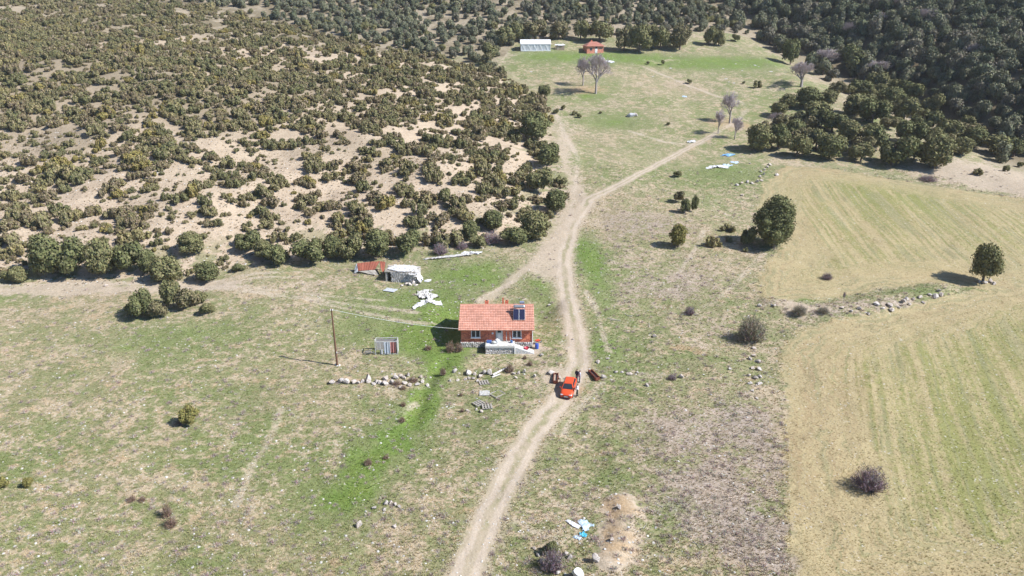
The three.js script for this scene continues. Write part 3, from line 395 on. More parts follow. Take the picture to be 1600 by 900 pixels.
// -- thicket on the right: hand-set trees, then filled up
const thicket = [[63.47, -188.97, 8.57, 8.35], [68.94, -190.6, 7.64, 8.75], [72.23, -185.62, 7.47, 6.92], [79.69, -183.84, 8.69, 7.52], [87.43, -183.02, 6.74, 6.52], [94.35, -180.58, 9.83, 10], [103.45, -178.23, 10.35, 9.89], [101.19, -183.94, 6.77, 6.87], [83.14, -225.09, 6.93, 5.81], [88.73, -224.62, 9.22, 7.34], [85.22, -210.32, 9.43, 8.41], [88.68, -205.14, 9.58, 8.24], [89.98, -197.28, 7.88, 7.28], [113.35, -244.67, 9.57, 6.27], [120.4, -248.05, 8.84, 7.61], [118.06, -233.24, 9.97, 7.62], [114.83, -218.03, 9.76, 8.7], [101.63, -209.89, 9.04, 8.75], [99.75, -217.3, 9.32, 7.51], [116.97, -210.85, 9.11, 7.72], [120.77, -204.02, 8.85, 7.52], [125.38, -199.43, 7.99, 6.68], [128.27, -194.2, 8.48, 6.88], [132.02, -192.57, 6.74, 6.15], [115.16, -187.66, 6.89, 5.66], [126.36, -238.58, 9.35, 8.16], [126.9, -227.1, 8.17, 7.84], [75.15, -196.6, 7.51, 7.6], [79.46, -191.99, 7.36, 6.78], [94.71, -192.39, 8.38, 7.81], [83.94, -188.45, 5.93, 5.68], [104.75, -194.26, 8.45, 7.52]];
thicket.forEach((o) => { o[3] *= 0.84; });
thicket.forEach((o, i) => tree(o, 'dense dark evergreen tree in the thicket above the upper field', 'evergreen trees of the right thicket', { geo: i % 3 ? crowns[i % 7] : roundCrown, tall: i % 3 ? 1.7 : 1.8, mat: i % 2 ? M.leafDeep : M.leaf }));
{ const r = rng(55), poly = [[63.3, -194.13], [83.18, -229.43], [91.71, -226], [117.81, -255.64], [126.73, -249.78], [128.52, -231.46], [134.57, -195.27], [129.24, -194.7], [108.05, -184.2], [96.19, -186.39], [77.49, -188.88]]; for (let n = 0, k = 0; n < 34 && k < 900; k++) { const x = 60 + 75 * r(), z = -175 - 80 * r(); if (!inside(x, z, poly) || thicket.some((o) => Math.hypot(o[0] - x, o[1] - z) < 3.4)) continue; const w = 4.5 + 3 * r(), o = [x, z, w, w * (0.6 + 0.25 * r())]; thicket.push(o); n++; tree(o, 'lower evergreen tree filling the thicket above the upper field', 'lower trees of the right thicket', { geo: crowns[n % 7] }); } }
// -- scrub of the left hill and the far woods
const clear = (x, z, r) => { seek(x, z); return get(lay.road) > 2 + r && get(lay.branch) > 1.2 + r && get(lay.path) > 0.4 + r; };
function scatter(list, label, group, stuffName, category, make, geos, mats, tallOf) {
  list.sort((a, b) => b.app - a.app);
  list.slice(0, 300).forEach((o) => make(o));
  const rest = list.slice(300), g = new THREE.Group(); g.name = stuffName; g.userData = { kind: 'stuff', label, category }; scene.add(g);
  geos.forEach((geo, k) => {
    const mine = rest.filter((o) => o.k % geos.length === k); if (!mine.length) return;
    const im = new THREE.InstancedMesh(geo, M.leaf, mine.length), m4 = new THREE.Matrix4(), c = new THREE.Color(); im.name = 'foliage'; im.userData.kind = 'stuff'; im.castShadow = im.receiveShadow = true;
    mine.forEach((o, i) => { m4.compose(v3(o.x, o.z, -0.06), Q.setFromAxisAngle(UPV, o.turn), new THREE.Vector3(o.w / 2, o.h / tallOf, o.w / 2)); im.setMatrixAt(i, m4); im.setColorAt(i, c.copy(mats[o.m].color)); }); g.add(im);
  });
}
const taken = []; const tooNear = (x, z, d) => taken.some((t) => Math.abs(t[0] - x) < d + t[2] && Math.abs(t[1] - z) < d + t[2]);
for (const o of [...footRow, ...thicket]) taken.push([o[0], o[1], o[2] * 0.38]);
{
  const list = [], r = rng(77);
  for (let z = -112; z > -345; z -= 1.45) for (let x = -290; x < 22; x += 1.45) {
    const px = x + (r() - 0.5) * 1.6, pz = z + (r() - 0.5) * 1.6, a = r(), b = r(), c = r(), k = r() * 997 | 0, q6 = r(), m = q6 < 0.06 ? 3 : q6 < 0.3 ? 2 : q6 < 0.4 ? 4 : q6 < 0.6 ? 5 : 0, turn = r() * 6.28;
    if (!inside(px, pz, FOOT)) continue; const s = lineDist(px, pz, FOOT); if (s < 1.2) continue;
    if (px > AX && !clear(px, pz, 0.6)) continue;
    const n = 0.2 * vn(px * 0.1 + 60, pz * 0.13) + 0.44 * vn(px * 0.29, pz * 0.42 + 80) + 0.36 * vn(px * 0.62, pz * 0.7);
    const want = lerp(0.49, 0.84, ss(12, 105, s)) + 0.12 * ss(-60, 0, px) * ss(-150, -200, pz), keep = ss(0.62 - want * 0.42, 0.78 - want * 0.42, n) * (0.4 + 0.42 * want);
    const tiny = a > keep; if (a > keep + 0.09) continue;
    const w = (tiny ? lerp(0.5, 1.4, b) : lerp(1.0, 5.0, b ** 3 * 0.8 + 0.22 * n)) * (1 + 0.18 * ss(-40, 0, px)), h = w * lerp(0.36, 0.66, c), y = H(px, pz); if (!inView(px, y + h / 2, pz, 1.3) || tooNear(px, pz, w * 0.25)) continue;
    list.push({ x: px, z: pz, w, h, k, m, turn, app: (inView(px, y + h / 2, pz, 0.97) ? 1 : 0.2) * w / Math.hypot(px, 44 - y, pz) });
  }
  console.log('hill bushes', list.length);
  scatter(list, 'olive and grey-green juniper scrub covering the left hill', null, 'juniper_scrub', 'scrub', (o) => bush([o.x, o.z, o.w, o.h], ['olive-green', 'olive-green', 'grey-green', 'yellowish', 'pale', 'dark green'][o.m] + ' juniper bush ' + (lineDist(o.x, o.z, FOOT) < 18 ? 'low on' : lineDist(o.x, o.z, FOOT) < 40 ? 'halfway up' : 'high up') + ' the ' + (o.x < -55 ? 'left flank' : o.x < -18 ? 'middle' : 'right flank') + ' of the pale scrub hill', 'bush', { geo: bushes[o.k % 9], mat: leafSet[o.m], group: 'juniper bushes on the left hill' }), bushes, leafSet, 0.8);
}
{
  const list = [], r = rng(78);
  for (let z = -165; z > -430; z -= 3.1) for (let x = -190; x < 300; x += 3.1) {
    const px = x + (r() - 0.5) * 3.4, pz = z + (r() - 0.5) * 3.4, a = r(), b = r(), c = r(), k = r() * 997 | 0, m = r() * 6 | 0, turn = r() * 6.28, F = -pz;
    if (inside(px, pz, FOOT)) continue; seek(px, pz); const far = px > AX + AW * AS - 1, rav = far ? (inside(px, pz, RAVINE) ? 40 : -99) : get(lay.rav);
    let want = 0, big = 1; const n = 0.6 * vn(px * 0.06 + 5, pz * 0.08) + 0.4 * vn(px * 0.2, pz * 0.25);
    if (rav > -6) { want = rav > 8 ? 0.8 : rav > 3 ? 0.42 : px < 112 ? 0.34 : 0.06; big = 1.65; } else if (inside(px, pz, MEADOW)) { want = 0; } else if (F > 272 + 8 * (n - 0.5)) { want = 0.26 + 0.62 * ss(0.38, 0.58, n) + 0.1 * ss(300, 340, F); big = 1.0; }
    else if (F > 258 && px < -2) { want = 0.45; }
    if (a > want) continue;
    const w = lerp(2.2, 4.6, b) * big, h = w * lerp(0.7, 1.05, c), y = H(px, pz); if (!inView(px, y + h / 2, pz, 1.3) || tooNear(px, pz, w * 0.3)) continue;
    list.push({ x: px, z: pz, w, h, k, m: rav > 0 ? [0, 5, 0, 2, 5, 0][m] : m === 3 || m === 4 ? (r() < 0.5 ? 0 : m) : m, turn, app: (inView(px, y + h / 2, pz, 0.97) ? 1 : 0.2) * w / Math.hypot(px, 44 - y, pz) });
  }
  console.log('wood trees', list.length);
  scatter(list, 'dark evergreen wood on the far slopes', null, 'evergreen_wood', 'wood', (o) => tree([o.x, o.z, o.w, o.h], (o.x > 95 ? ['olive', 'olive', 'greyish', 'yellowish', 'pale', 'dark green'][o.m] + (o.w > 7 ? ' broad' : ' slim') + ' evergreen tree of the wood beyond the ravine, ' + (lineDist(o.x, o.z, RAVINE, RAVINE.length - 4) < 12 ? 'near its floor' : lineDist(o.x, o.z, RAVINE, RAVINE.length - 4) < 30 ? 'on its lower slope' : 'on its upper slope') : o.x < 0 ? 'evergreen tree on the far slope behind the scrub hill' : 'evergreen tree on the far slope above the greenhouse meadow'), 'evergreen trees of the far wood', { geo: darkCrowns[o.k % 5], mat: leafSet[o.m], tall: 1.5, trunk: true }), darkCrowns, leafSet, 1.5);
  for (const o of [[143.54, -291.92, 9.57, 8.13], [146.55, -275.53, 8.18, 6.82], [133.53, -283.91, 7.03, 6.09], [147.3, -244.6, 6.14, 5.32], [124.9, -284.18, 8.01, 6.6], [156.14, -282.26, 6.94, 6.01]]) bareTreeAt(o, 'grey leafless tree in the dark wood', 'grey leafless trees in the wood');
}

// ------------------------------------------------------------------ small ground cover nobody could count
{
  const tuftPos = [], r = rng(901);
  for (let i = 0; i < 7; i++) { const a = i * 0.9 + r(), o = 0.12 * r(), l = 0.5 + 0.5 * r(), w = 0.16; tuftPos.push(Math.cos(a) * o - Math.sin(a) * w, 0, Math.sin(a) * o + Math.cos(a) * w, Math.cos(a) * o + Math.sin(a) * w, 0, Math.sin(a) * o - Math.cos(a) * w, Math.cos(a) * (o + 0.55 * l), 0.75 * l, Math.sin(a) * (o + 0.55 * l)); }
  const tuft = new THREE.BufferGeometry(); tuft.setAttribute('position', new THREE.Float32BufferAttribute(tuftPos, 3)); tuft.computeVertexNormals();
  const pebble = new THREE.IcosahedronGeometry(1, 0); { const p = pebble.attributes.position; for (let i = 0; i < p.count; i++) { const x = p.getX(i), y = p.getY(i), z = p.getZ(i), k = 0.75 + 0.5 * vn(x * 3 + 20, y * 3 + z * 5 + 20); p.setXYZ(i, x * k, y * k * 0.7, z * k); } pebble.computeVertexNormals(); }
  const fields = { tuft: [], sprout: [], thorn: [], pebble: [], stalk: [] };
  for (let i = 0; i < 270000; i++) {
    const F = 48 + 130 * r() ** 1.7, half = 0.8 * (F + 16), x = (r() * 2 - 1) * half, z = -F, a = r(), b = r(), c = r();
    if (!inView(x, H(x, z), z, 1.12)) continue; seek(x, z); const road = get(lay.road), field = get(lay.field), hill = get(lay.hill), sand = get(lay.sand), pur = get(lay.purple);
    if (road < 1.5 || get(lay.branch) < 0.8 || (Math.abs(x + 2.3) < 6.4 && Math.abs(z + 101.5) < 7)) { if (a < 0.03 && road > 0.4) fields.pebble.push([x, z, 0.04 + 0.08 * b, c]); continue; }
    if (field > 0) { if (a < 0.5) fields.sprout.push([x, z, 0.09 + 0.1 * b, c]); continue; }
    if (hill > 0) { if (a < 0.1) fields.pebble.push([x, z, 0.05 + 0.16 * b * b, c]); else if (a < 0.3) fields.stalk.push([x, z, 0.2 + 0.3 * b, c]); continue; }
    if (a < 0.025 + 0.045 * pur * b) { fields.thorn.push([x, z, 0.2 + 0.42 * b * b, c]); continue; }
    if (a > 0.972) { fields.pebble.push([x, z, 0.04 + 0.15 * b ** 3, c]); continue; }
    if (sand > 0.75) continue;
    fields.tuft.push([x, z, 0.1 + 0.16 * b, c]);
  }
  const lay3 = (name, label, category, geo, mat, list, tint, flat = 1) => {
    const im = new THREE.InstancedMesh(geo, mat, list.length), m4 = new THREE.Matrix4(), k = new THREE.Color(); im.name = name; im.userData = { kind: 'stuff', label, category }; im.castShadow = im.receiveShadow = true;
    list.forEach(([x, z, s, c], i) => { m4.compose(v3(x, z, -0.01), Q.setFromAxisAngle(UPV, c * 40), new THREE.Vector3(s, s * flat, s)); im.setMatrixAt(i, m4); const t = tint(x, z, c); im.setColorAt(i, k.setRGB(t[0], t[1], t[2])); }); scene.add(im); console.log(name, list.length);
  };
  const asGround = (k0, k1) => (x, z, c) => { groundColour(x, z); const k = lerp(k0, k1, (c * 7.13) % 1); return [col[0] * k, col[1] * k, col[2] * k * 0.92]; };
  const grassMat = std([1, 1, 1], 1), stoneMat = std([1, 1, 1], 0.95);
  lay3('grass', 'short green and straw-coloured meadow grass', 'grass', tuft, grassMat, fields.tuft, asGround(1.0, 1.55));
  lay3('field_stubble', 'short straw and seedlings in the ploughed fields', 'stubble', tuft, grassMat, fields.sprout, asGround(0.9, 1.35), 0.8);
  lay3('dry_undergrowth', 'dry stalks between the bushes of the left hill', 'undergrowth', tuft, grassMat, fields.stalk, asGround(0.55, 0.95), 0.9);
  lay3('thorn_scrub', 'low grey and purple thorn scrub dotted over the meadow', 'scrub', twigBush(404, 34, undefined, 0.04), M.twig, fields.thorn, (x, z, c) => { const k = 1.6 + 1.1 * c; return [k * 1.05, k * (0.98 + 0.12 * ((c * 13) % 1)), k * 0.95]; }, 0.75);
  lay3('scattered_stones', 'small pale stones scattered over meadow and hill', 'stones', pebble, stoneMat, fields.pebble, (x, z, c) => { const k = 0.36 + 0.26 * c; return [k, k * 0.95, k * 0.87]; }, 0.8);
}

// ------------------------------------------------------------------ stones
const rockMat = [std([0.78, 0.68, 0.6], 0.95), std([0.66, 0.59, 0.53], 0.95), std([0.85, 0.76, 0.68], 0.95), std([0.74, 0.63, 0.54], 0.95)];
{ const t = noiseTexture(256, (u, v) => { const k = 0.72 + 0.28 * vn(u * 24, v * 24) * 0.7 + 0.16 * vn(u * 90, v * 90) - 0.2 * ss(0.6, 0.75, vn(u * 40 + 9, v * 40)); return [k, k, k]; }, true); for (const m of rockMat) { m.map = t; m.bumpMap = t; m.bumpScale = 0.05; } }
const rocks = []; for (let s = 0; s < 7; s++) {
  const g = new THREE.IcosahedronGeometry(1, 2), p = g.attributes.position, r = rng(820 + s), cuts = []; for (let i = 0; i < 10; i++) cuts.push([new THREE.Vector3(r() - 0.5, r() - 0.4, r() - 0.5).normalize(), 0.45 + 0.3 * r()]);
  const v = new THREE.Vector3(); for (let i = 0; i < p.count; i++) { v.fromBufferAttribute(p, i); v.multiplyScalar(0.9 + 0.25 * vn(v.x * 1.7 + s * 9, v.y * 1.7 + v.z * 2.3 + 30)); for (const [n, d] of cuts) { const q = v.dot(n) - d; if (q > 0) v.addScaledVector(n, -q); } p.setXYZ(i, v.x, v.y, v.z); } g.computeVertexNormals(); rocks.push(g);
}
let rk = 0;
function rock(o, label, group, name = 'boulder', mat) { const [x, z, w, h] = o, m = single(name, rocks[rk % 7], mat ?? rockMat[rk % 4], label, 'rock', group); rk++; m.position.copy(v3(x, z, h * 0.26)); m.scale.set(w * 0.54, h * 0.5, w * 0.48); m.rotation.set(0.3 * (R() - 0.5), R() * 6.28, 0.3 * (R() - 0.5)); return m; }
for (const o of [[-23.87, -87.13, 1.02, 0.77], [-22.83, -87.45, 1.11, 0.96], [-21.99, -87.13, 1.19, 0.96], [-21.09, -87.29, 1.02, 0.87], [-19.18, -87.61, 1.11, 1.64], [-18.13, -87.45, 0.85, 0.87], [-17.56, -87.13, 0.68, 0.77], [-17.03, -88.1, 0.95, 0.77], [-16.85, -86.96, 0.94, 0.77], [-15.94, -87.13, 0.77, 0.86], [-15.62, -88.43, 0.86, 0.77], [-15.17, -88.93, 0.78, 0.68], [-14.69, -88.6, 0.78, 0.78], [-14.09, -89.27, 0.7, 0.78], [-14.32, -87.13, 0.77, 0.58], [-13.33, -88.1, 0.69, 0.58], [-20.01, -87.45, 0.68, 0.67], [-20.54, -87.13, 0.68, 0.58], [-18.38, -86.96, 0.77, 0.48]]) rock(o, 'pale boulder in the tumbled stone row below the utility pole', 'boulders of the left stone row');
for (const o of [[-12.33, -89.1, 0.78, 0.68], [-12.02, -87.94, 0.69, 0.77], [-12.6, -86.96, 0.77, 0.58], [-11.27, -87.29, 0.6, 0.48], [-13.58, -86.64, 0.76, 0.57], [-14.59, -86.01, 0.67, 0.57]]) rock(o, 'pale boulder beside the green stream bed', 'boulders by the stream bed');
for (const o of [[-7.9, -90.29, 0.88, 0.88], [-6.04, -89.95, 1.14, 1.08], [-5.06, -89.61, 0.61, 0.68], [-4.34, -89.1, 0.78, 0.68], [-3.76, -89.78, 0.79, 0.88], [-3.05, -89.61, 0.87, 1.07], [-5.79, -88.6, 0.52, 0.68], [-5.27, -88.6, 0.69, 0.58], [-4.64, -87.94, 0.6, 0.58], [-6.3, -88.43, 0.52, 0.48], [0.26, -89.61, 0.61, 0.59], [0.87, -89.78, 0.52, 0.59], [1.66, -89.95, 0.52, 0.68], [3.02, -88.6, 0.52, 0.68], [0.52, -88.6, 0.52, 0.48], [-7.32, -88.27, 0.52, 0.48], [-8.33, -87.94, 0.52, 0.48]]) rock(o, 'pale boulder in the broken stone row below the brick house', 'boulders of the right stone row');
rock([5.3, -89.27, 1.04, 0.88], 'large pale boulder behind the left rusty trough'); rock([6.44, -87.94, 0.52, 0.77], 'pale stone on the right side of the left rusty trough');
for (const o of [[11.97, -92.21, 0.71, 0.5], [12.32, -88.27, 0.78, 0.77], [14.13, -89.61, 0.7, 0.49], [16.02, -89.44, 0.87, 0.59], [17.85, -86.32, 0.76, 0.57], [13.53, -93.28, 0.63, 0.4], [17.12, -89.78, 0.61, 0.39], [22.87, -88.43, 0.78, 0.77], [21.27, -100.31, 0.77, 0.63], [29.89, -90.46, 0.62, 0.49], [15.03, -89.78, 0.52, 0.39]]) rock(o, 'pale boulder in the line running right from the right trough', 'boulders right of the track');
for (const o of [[33.54, -93.28, 0.81, 0.6], [34.42, -94.38, 0.73, 0.6], [34.46, -92.74, 0.9, 0.6], [33.99, -90.63, 0.88, 0.59], [33.16, -90.8, 0.71, 0.49], [32.74, -88.27, 1.03, 0.68], [31.66, -86.96, 0.68, 0.48], [32.8, -86.8, 0.93, 0.48], [35.1, -96.64, 0.74, 0.51], [32.07, -88.93, 0.61, 0.49], [33.53, -88.6, 0.69, 0.48], [31.43, -85.06, 0.59, 0.38], [31.5, -83.38, 0.58, 0.37], [35.49, -98.56, 0.66, 0.52]]) rock(o, 'grey stone in the scatter along the left edge of the lower field', 'stones along the lower field edge');
for (const o of [[55.15, -108.04, 0.81, 0.66], [58.55, -109.51, 1.03, 0.77], [60.75, -109.29, 1.13, 0.77], [60.52, -108.27, 1.02, 0.66], [63.45, -110.67, 0.93, 0.89], [64.43, -111.41, 0.84, 0.67], [65.66, -111.56, 0.84, 0.67], [66.84, -112.02, 0.94, 0.67], [68.87, -112.91, 0.84, 0.56], [69.71, -112.42, 1.16, 0.9], [70.86, -113.03, 0.95, 0.79], [71, -114.18, 0.85, 0.68], [56.23, -106.87, 0.71, 0.54], [59.28, -108.53, 0.72, 0.55], [64.41, -110.21, 0.72, 0.56], [52.52, -108.11, 0.71, 0.55], [53.6, -107.25, 0.61, 0.54], [39.96, -109.76, 0.83, 0.67], [42.12, -109.26, 0.72, 0.55], [66.93, -110.86, 0.73, 0.45], [62.13, -109.33, 0.72, 0.44]]) rock(o, 'pale stone on the bank between the two fields', 'stones on the field bank');
for (const o of [[52.06, -166.82, 1.04, 0.76], [53.32, -167.63, 0.89, 0.91], [54.89, -168.42, 0.89, 0.91], [55.82, -168.03, 1.04, 0.61], [57.23, -168.79, 0.9, 0.92], [58.5, -169.54, 1.05, 0.61], [58.89, -171.86, 0.91, 0.77], [59.97, -174.99, 0.93, 0.79], [61.25, -176.15, 0.78, 0.79], [62.47, -178.14, 0.94, 0.64], [63.6, -179.78, 1.1, 0.64], [59.99, -173, 0.76, 0.78], [63.15, -172.88, 1.37, 0.78], [51.63, -161.01, 1.15, 0.59], [58.87, -180.33, 0.63, 0.48]]) rock(o, 'pale stone in the curved row left of the upper field', 'stones of the curved row');
for (const o of [[-14.13, -62.81, 0.59, 0.49], [-13.04, -63.39, 0.53, 0.58], [-12.59, -63.49, 0.46, 0.49], [-12.1, -63.3, 0.53, 0.49], [-11.6, -63.01, 0.53, 0.41], [-13.04, -62.53, 0.52, 0.49]]) rock(o, 'grey boulder in the little heap on the near left meadow', 'boulders of the near heap');
rock([-15.28, -60.21, 0.76, 1.05], 'tan boulder below the little heap on the near left meadow'); rock([-11.69, -60.03, 0.51, 0.48], 'small tan stone right of the tan boulder');
rock([7.81, -55.22, 0.84, 1.1], 'tan boulder on the lower end of the bare soil mound'); rock([10.89, -62.15, 0.52, 0.49], 'brown stone casting a shadow on the soil mound'); rock([9.61, -57.68, 0.49, 0.4], 'flat stone on the middle of the soil mound');
rock([6, -53.52, 1.28, 1.56], 'white boulder cut by the bottom edge', undefined, 'boulder', std([0.62, 0.6, 0.57], 0.9));
for (const o of [[2.42, -56.43, 0.55, 0.55], [2.75, -55.46, 0.54, 0.63], [2.95, -54.52, 0.59, 0.55], [5.09, -56.43, 0.61, 0.55], [5.42, -55.94, 0.48, 0.55], [4.23, -54.05, 0.53, 0.55], [2.14, -57.17, 0.49, 0.4]]) rock(o, 'pale rock round the purple thorn bush at the bottom edge', 'rocks round the purple bush');
rock([34.23, -215.52, 2.59, 1.86], 'large grey-white boulder on the far meadow', undefined, 'boulder', std([0.42, 0.42, 0.44], 0.9)); rock([35.78, -215.98, 1.67, 1.31], 'grey rock leaning against the large far boulder');
for (const o of [[81.54, -118.83, 1.1, 0.82], [82.94, -119.33, 0.89, 0.94], [83.04, -118.58, 0.77, 0.7], [80.8, -119.08, 0.66, 0.59]]) rock(o, 'white stone at the trunk of the lone field tree', 'stones at the lone tree');
for (const o of [[4.18, -94.32, 0.82, 0.6], [-69.55, -117.65, 0.88, 0.58], [8.17, -100.77, 0.48, 0.42], [6.07, -111.38, 0.63, 0.56], [-4.49, -80.89, 0.4, 0.37], [-3.83, -80.32, 0.64, 0.46], [-5.61, -80.74, 0.4, 0.37], [9.04, -99.53, 0.48, 0.31]]) rock(o, 'single pale stone lying on open grass', 'single stones on the grass');
for (const o of [[-24.61, -92.03, 0.45, 0.4], [-24.04, -91.85, 0.36, 0.3], [-24.27, -91.68, 0.36, 0.3]]) rock(o, 'white stone packed round the foot of the utility pole', 'stones at the pole', 'stone', std([0.7, 0.7, 0.66], 0.9));
// dead branches
{
  const deadMat = std([0.5, 0.46, 0.42], 0.95), variants = []; for (let s = 0; s < 4; s++) { const r = rng(860 + s), l = []; const go = (p, a, len, rad, lv) => { const q = [p[0] + Math.cos(a) * len, Math.max(0.05, p[1] + (r() - 0.4) * len * 0.3), p[2] + Math.sin(a) * len]; l.push(bar(p, q, rad, 5, rad * 0.6)); if (lv < 3) for (let k = 0; k < 2; k++) go([lerp(p[0], q[0], 0.5 + 0.5 * r()), lerp(p[1], q[1], 0.7), lerp(p[2], q[2], 0.5 + 0.5 * r())], a + (r() - 0.5) * 1.8, len * 0.62, rad * 0.65, lv + 1); }; go([-0.5, 0.05, 0], 0, 0.6, 0.035, 0); variants.push(join(l)); }
  [[13.79, -62.72, 1.05, 0.66], [15.19, -63.2, 1.06, 0.66], [16.94, -63.69, 0.93, 0.66], [13.19, -59.94, 1.01, 0.65], [13.19, -58.44, 0.87, 0.64], [17.03, -59.49, 0.76, 0.64], [17.89, -57.76, 1.11, 0.64], [19.47, -61.77, 1.04, 0.65], [19.78, -60.39, 0.89, 0.65], [16, -105.6, 2.2, 0.87], [18.24, -107.3, 1.82, 0.88], [21.22, -103.94, 1.38, 0.86], [12.68, -56.1, 0.85, 0.63], [20.78, -71.77, 1.02, 0.69], [19.53, -67.81, 0.98, 0.68], [-62.3, -94.75, 0.91, 0.81], [-65.25, -88.6, 1.04, 0.78], [-64.1, -107.79, 1.22, 0.88], [-68.94, -104.58, 1.19, 0.86], [-42.88, -87.78, 1.37, 0.77], [-56.97, -81.61, 0.97, 0.74], [-49.34, -80.89, 0.96, 0.74], [-35.37, -85.85, 1.01, 0.76], [-29.61, -86.32, 0.85, 0.76], [-10.51, -119.09, 1.77, 0.94], [-5.31, -101.1, 1.16, 0.84], [24.01, -72.97, 1.03, 0.7], [23.96, -66.22, 0.96, 0.67], [26.97, -72.97, 0.89, 0.7], [20.14, -56.92, 0.98, 0.63]].forEach(([x, z, w], i) => { const m = single('dead_branch', variants[i % 4], deadMat, 'bleached dead branch lying on the meadow', 'branch', 'dead branches on the meadow'); m.position.copy(v3(x, z)); m.scale.setScalar(w * 0.85); m.rotation.y = i * 2.4; });
}

// ------------------------------------------------------------------ the brick house
const brickTex = noiseTexture(512, (u, v) => { const row = Math.floor(v * 20), x = u * 16 + (row % 2) * 0.5, c = Math.floor(x) % 16, fx = x % 1, fy = (v * 20) % 1, t = NT[row * 57 + c * 13], m = fx < 0.035 || fy < 0.09 ? 1 : 0, n = vn(u * 60, v * 60) - 0.5, b = [0.72 + 0.2 * (t - 0.5) + 0.16 * n, 0.4 + 0.16 * (t - 0.5) + 0.1 * n, 0.31 + 0.1 * (t - 0.5) + 0.07 * n]; return m ? [0.7 + 0.1 * n, 0.5 + 0.1 * n, 0.42 + 0.1 * n] : b; }, true);
const brick = new THREE.MeshStandardMaterial({ map: brickTex, roughness: 0.95, bumpMap: brickTex, bumpScale: 0.012, color: new THREE.Color().setRGB(1.28, 1.28, 1.16) });
const pinkBrick = brick.clone(); pinkBrick.color = new THREE.Color().setRGB(1.3, 1.7, 1.9);
const white = std([0.78, 0.77, 0.75], 0.5), offWhite = std([0.68, 0.67, 0.64], 0.75), concrete = std([0.86, 0.84, 0.81], 0.9), glass = std([0.035, 0.04, 0.05], 0.08), mortar = std([0.4, 0.37, 0.33], 0.95), dark = std([0.03, 0.03, 0.03], 0.9), rust = std([0.24, 0.085, 0.05], 0.85), steel = std([0.45, 0.47, 0.5], 0.4, { metalness: 0.7 }), wood = std([0.42, 0.35, 0.27], 0.9), greyWood = std([0.5, 0.46, 0.41], 0.9);
{ const t = noiseTexture(256, (u, v) => { const k = 0.85 + 0.3 * (vn(u * 14, v * 14) - 0.5) + 0.2 * (vn(u * 60, v * 60) - 0.5); return [k, k, k * 0.98]; }, true); concrete.map = t; offWhite.map = t; mortar.map = t; greyWood.map = t; }
{ const t = noiseTexture(256, (u, v) => { const k = vn(u * 9, v * 9) * 0.5 + vn(u * 30, v * 30) * 0.3 + vn(u * 80, v * 80) * 0.2, q = ss(0.45, 0.65, k); return [lerp(0.62, 1, q), lerp(0.5, 1, q), lerp(0.45, 1.0, q)]; }, true); rust.map = t; rust.color.setRGB(0.34, 0.115, 0.07); }
function wallGeo(w, h, d, uvs = 0.25) { const g = new THREE.BoxGeometry(w, h, d), p = g.attributes.position, n = g.attributes.normal, uv = g.attributes.uv; for (let i = 0; i < p.count; i++) uv.setXY(i, (Math.abs(n.getX(i)) > 0.5 ? p.getZ(i) : p.getX(i)) * uvs + 0.37, (Math.abs(n.getY(i)) > 0.5 ? p.getZ(i) : p.getY(i)) * uvs); return g; }
function tileSlope(wide, run, rise, seed) {           // one roof slope: courses of barrel tiles, eave at z = run, ridge at z = 0
  const r = rng(seed), pos = [], colr = [], L = Math.hypot(run, rise), courses = Math.round(L / 0.36), cols = Math.round(wide / 0.25), up = [rise / L, run / L];   // normal (y, z) parts
  const at = (x, s, lift) => { const t = s / L; pos.push(x, rise * (1 - t) + lift * up[1], run * t + lift * up[0]); };
  for (let c = 0; c < courses; c++) for (let k = 0; k < cols; k++) {
    const x0 = -wide / 2 + wide * k / cols, dx = wide / cols, s0 = L * c / courses, s1 = L * (c + 1) / courses + 0.03, t = r(), kk = 0.84 + 0.2 * r() + 0.22 * (vn(k * 0.18 + seed, c * 0.35) - 0.5), cl = [lerp(0.56, 0.64, t) * kk, lerp(0.27, 0.34, t) * kk, lerp(0.19, 0.25, t) * kk], N = 4;
    for (let i = 0; i < N; i++) { const u0 = i / N, u1 = (i + 1) / N, b0 = 0.028 * Math.sin(Math.PI * u0), b1 = 0.028 * Math.sin(Math.PI * u1), q = [[x0 + dx * u0, s0, b0], [x0 + dx * u0, s1, b0 + 0.085], [x0 + dx * u1, s1, b1 + 0.085], [x0 + dx * u1, s0, b1]]; for (const m of [0, 1, 2, 0, 2, 3]) at(...q[m]); for (const e of [[q[1][0], s1, q[1][2]], [q[1][0], s1, -0.02], [q[2][0], s1, -0.02], [q[1][0], s1, q[1][2]], [q[2][0], s1, -0.02], [q[2][0], s1, q[2][2]]]) at(...e); for (let v = 0; v < 12; v++) colr.push(...cl); }
  }
  const g = new THREE.BufferGeometry(); g.setAttribute('position', new THREE.Float32BufferAttribute(pos, 3)); g.setAttribute('color', new THREE.Float32BufferAttribute(colr, 3)); g.computeVertexNormals(); return g;
}
const tileMat = new THREE.MeshStandardMaterial({ vertexColors: true, roughness: 0.85 });
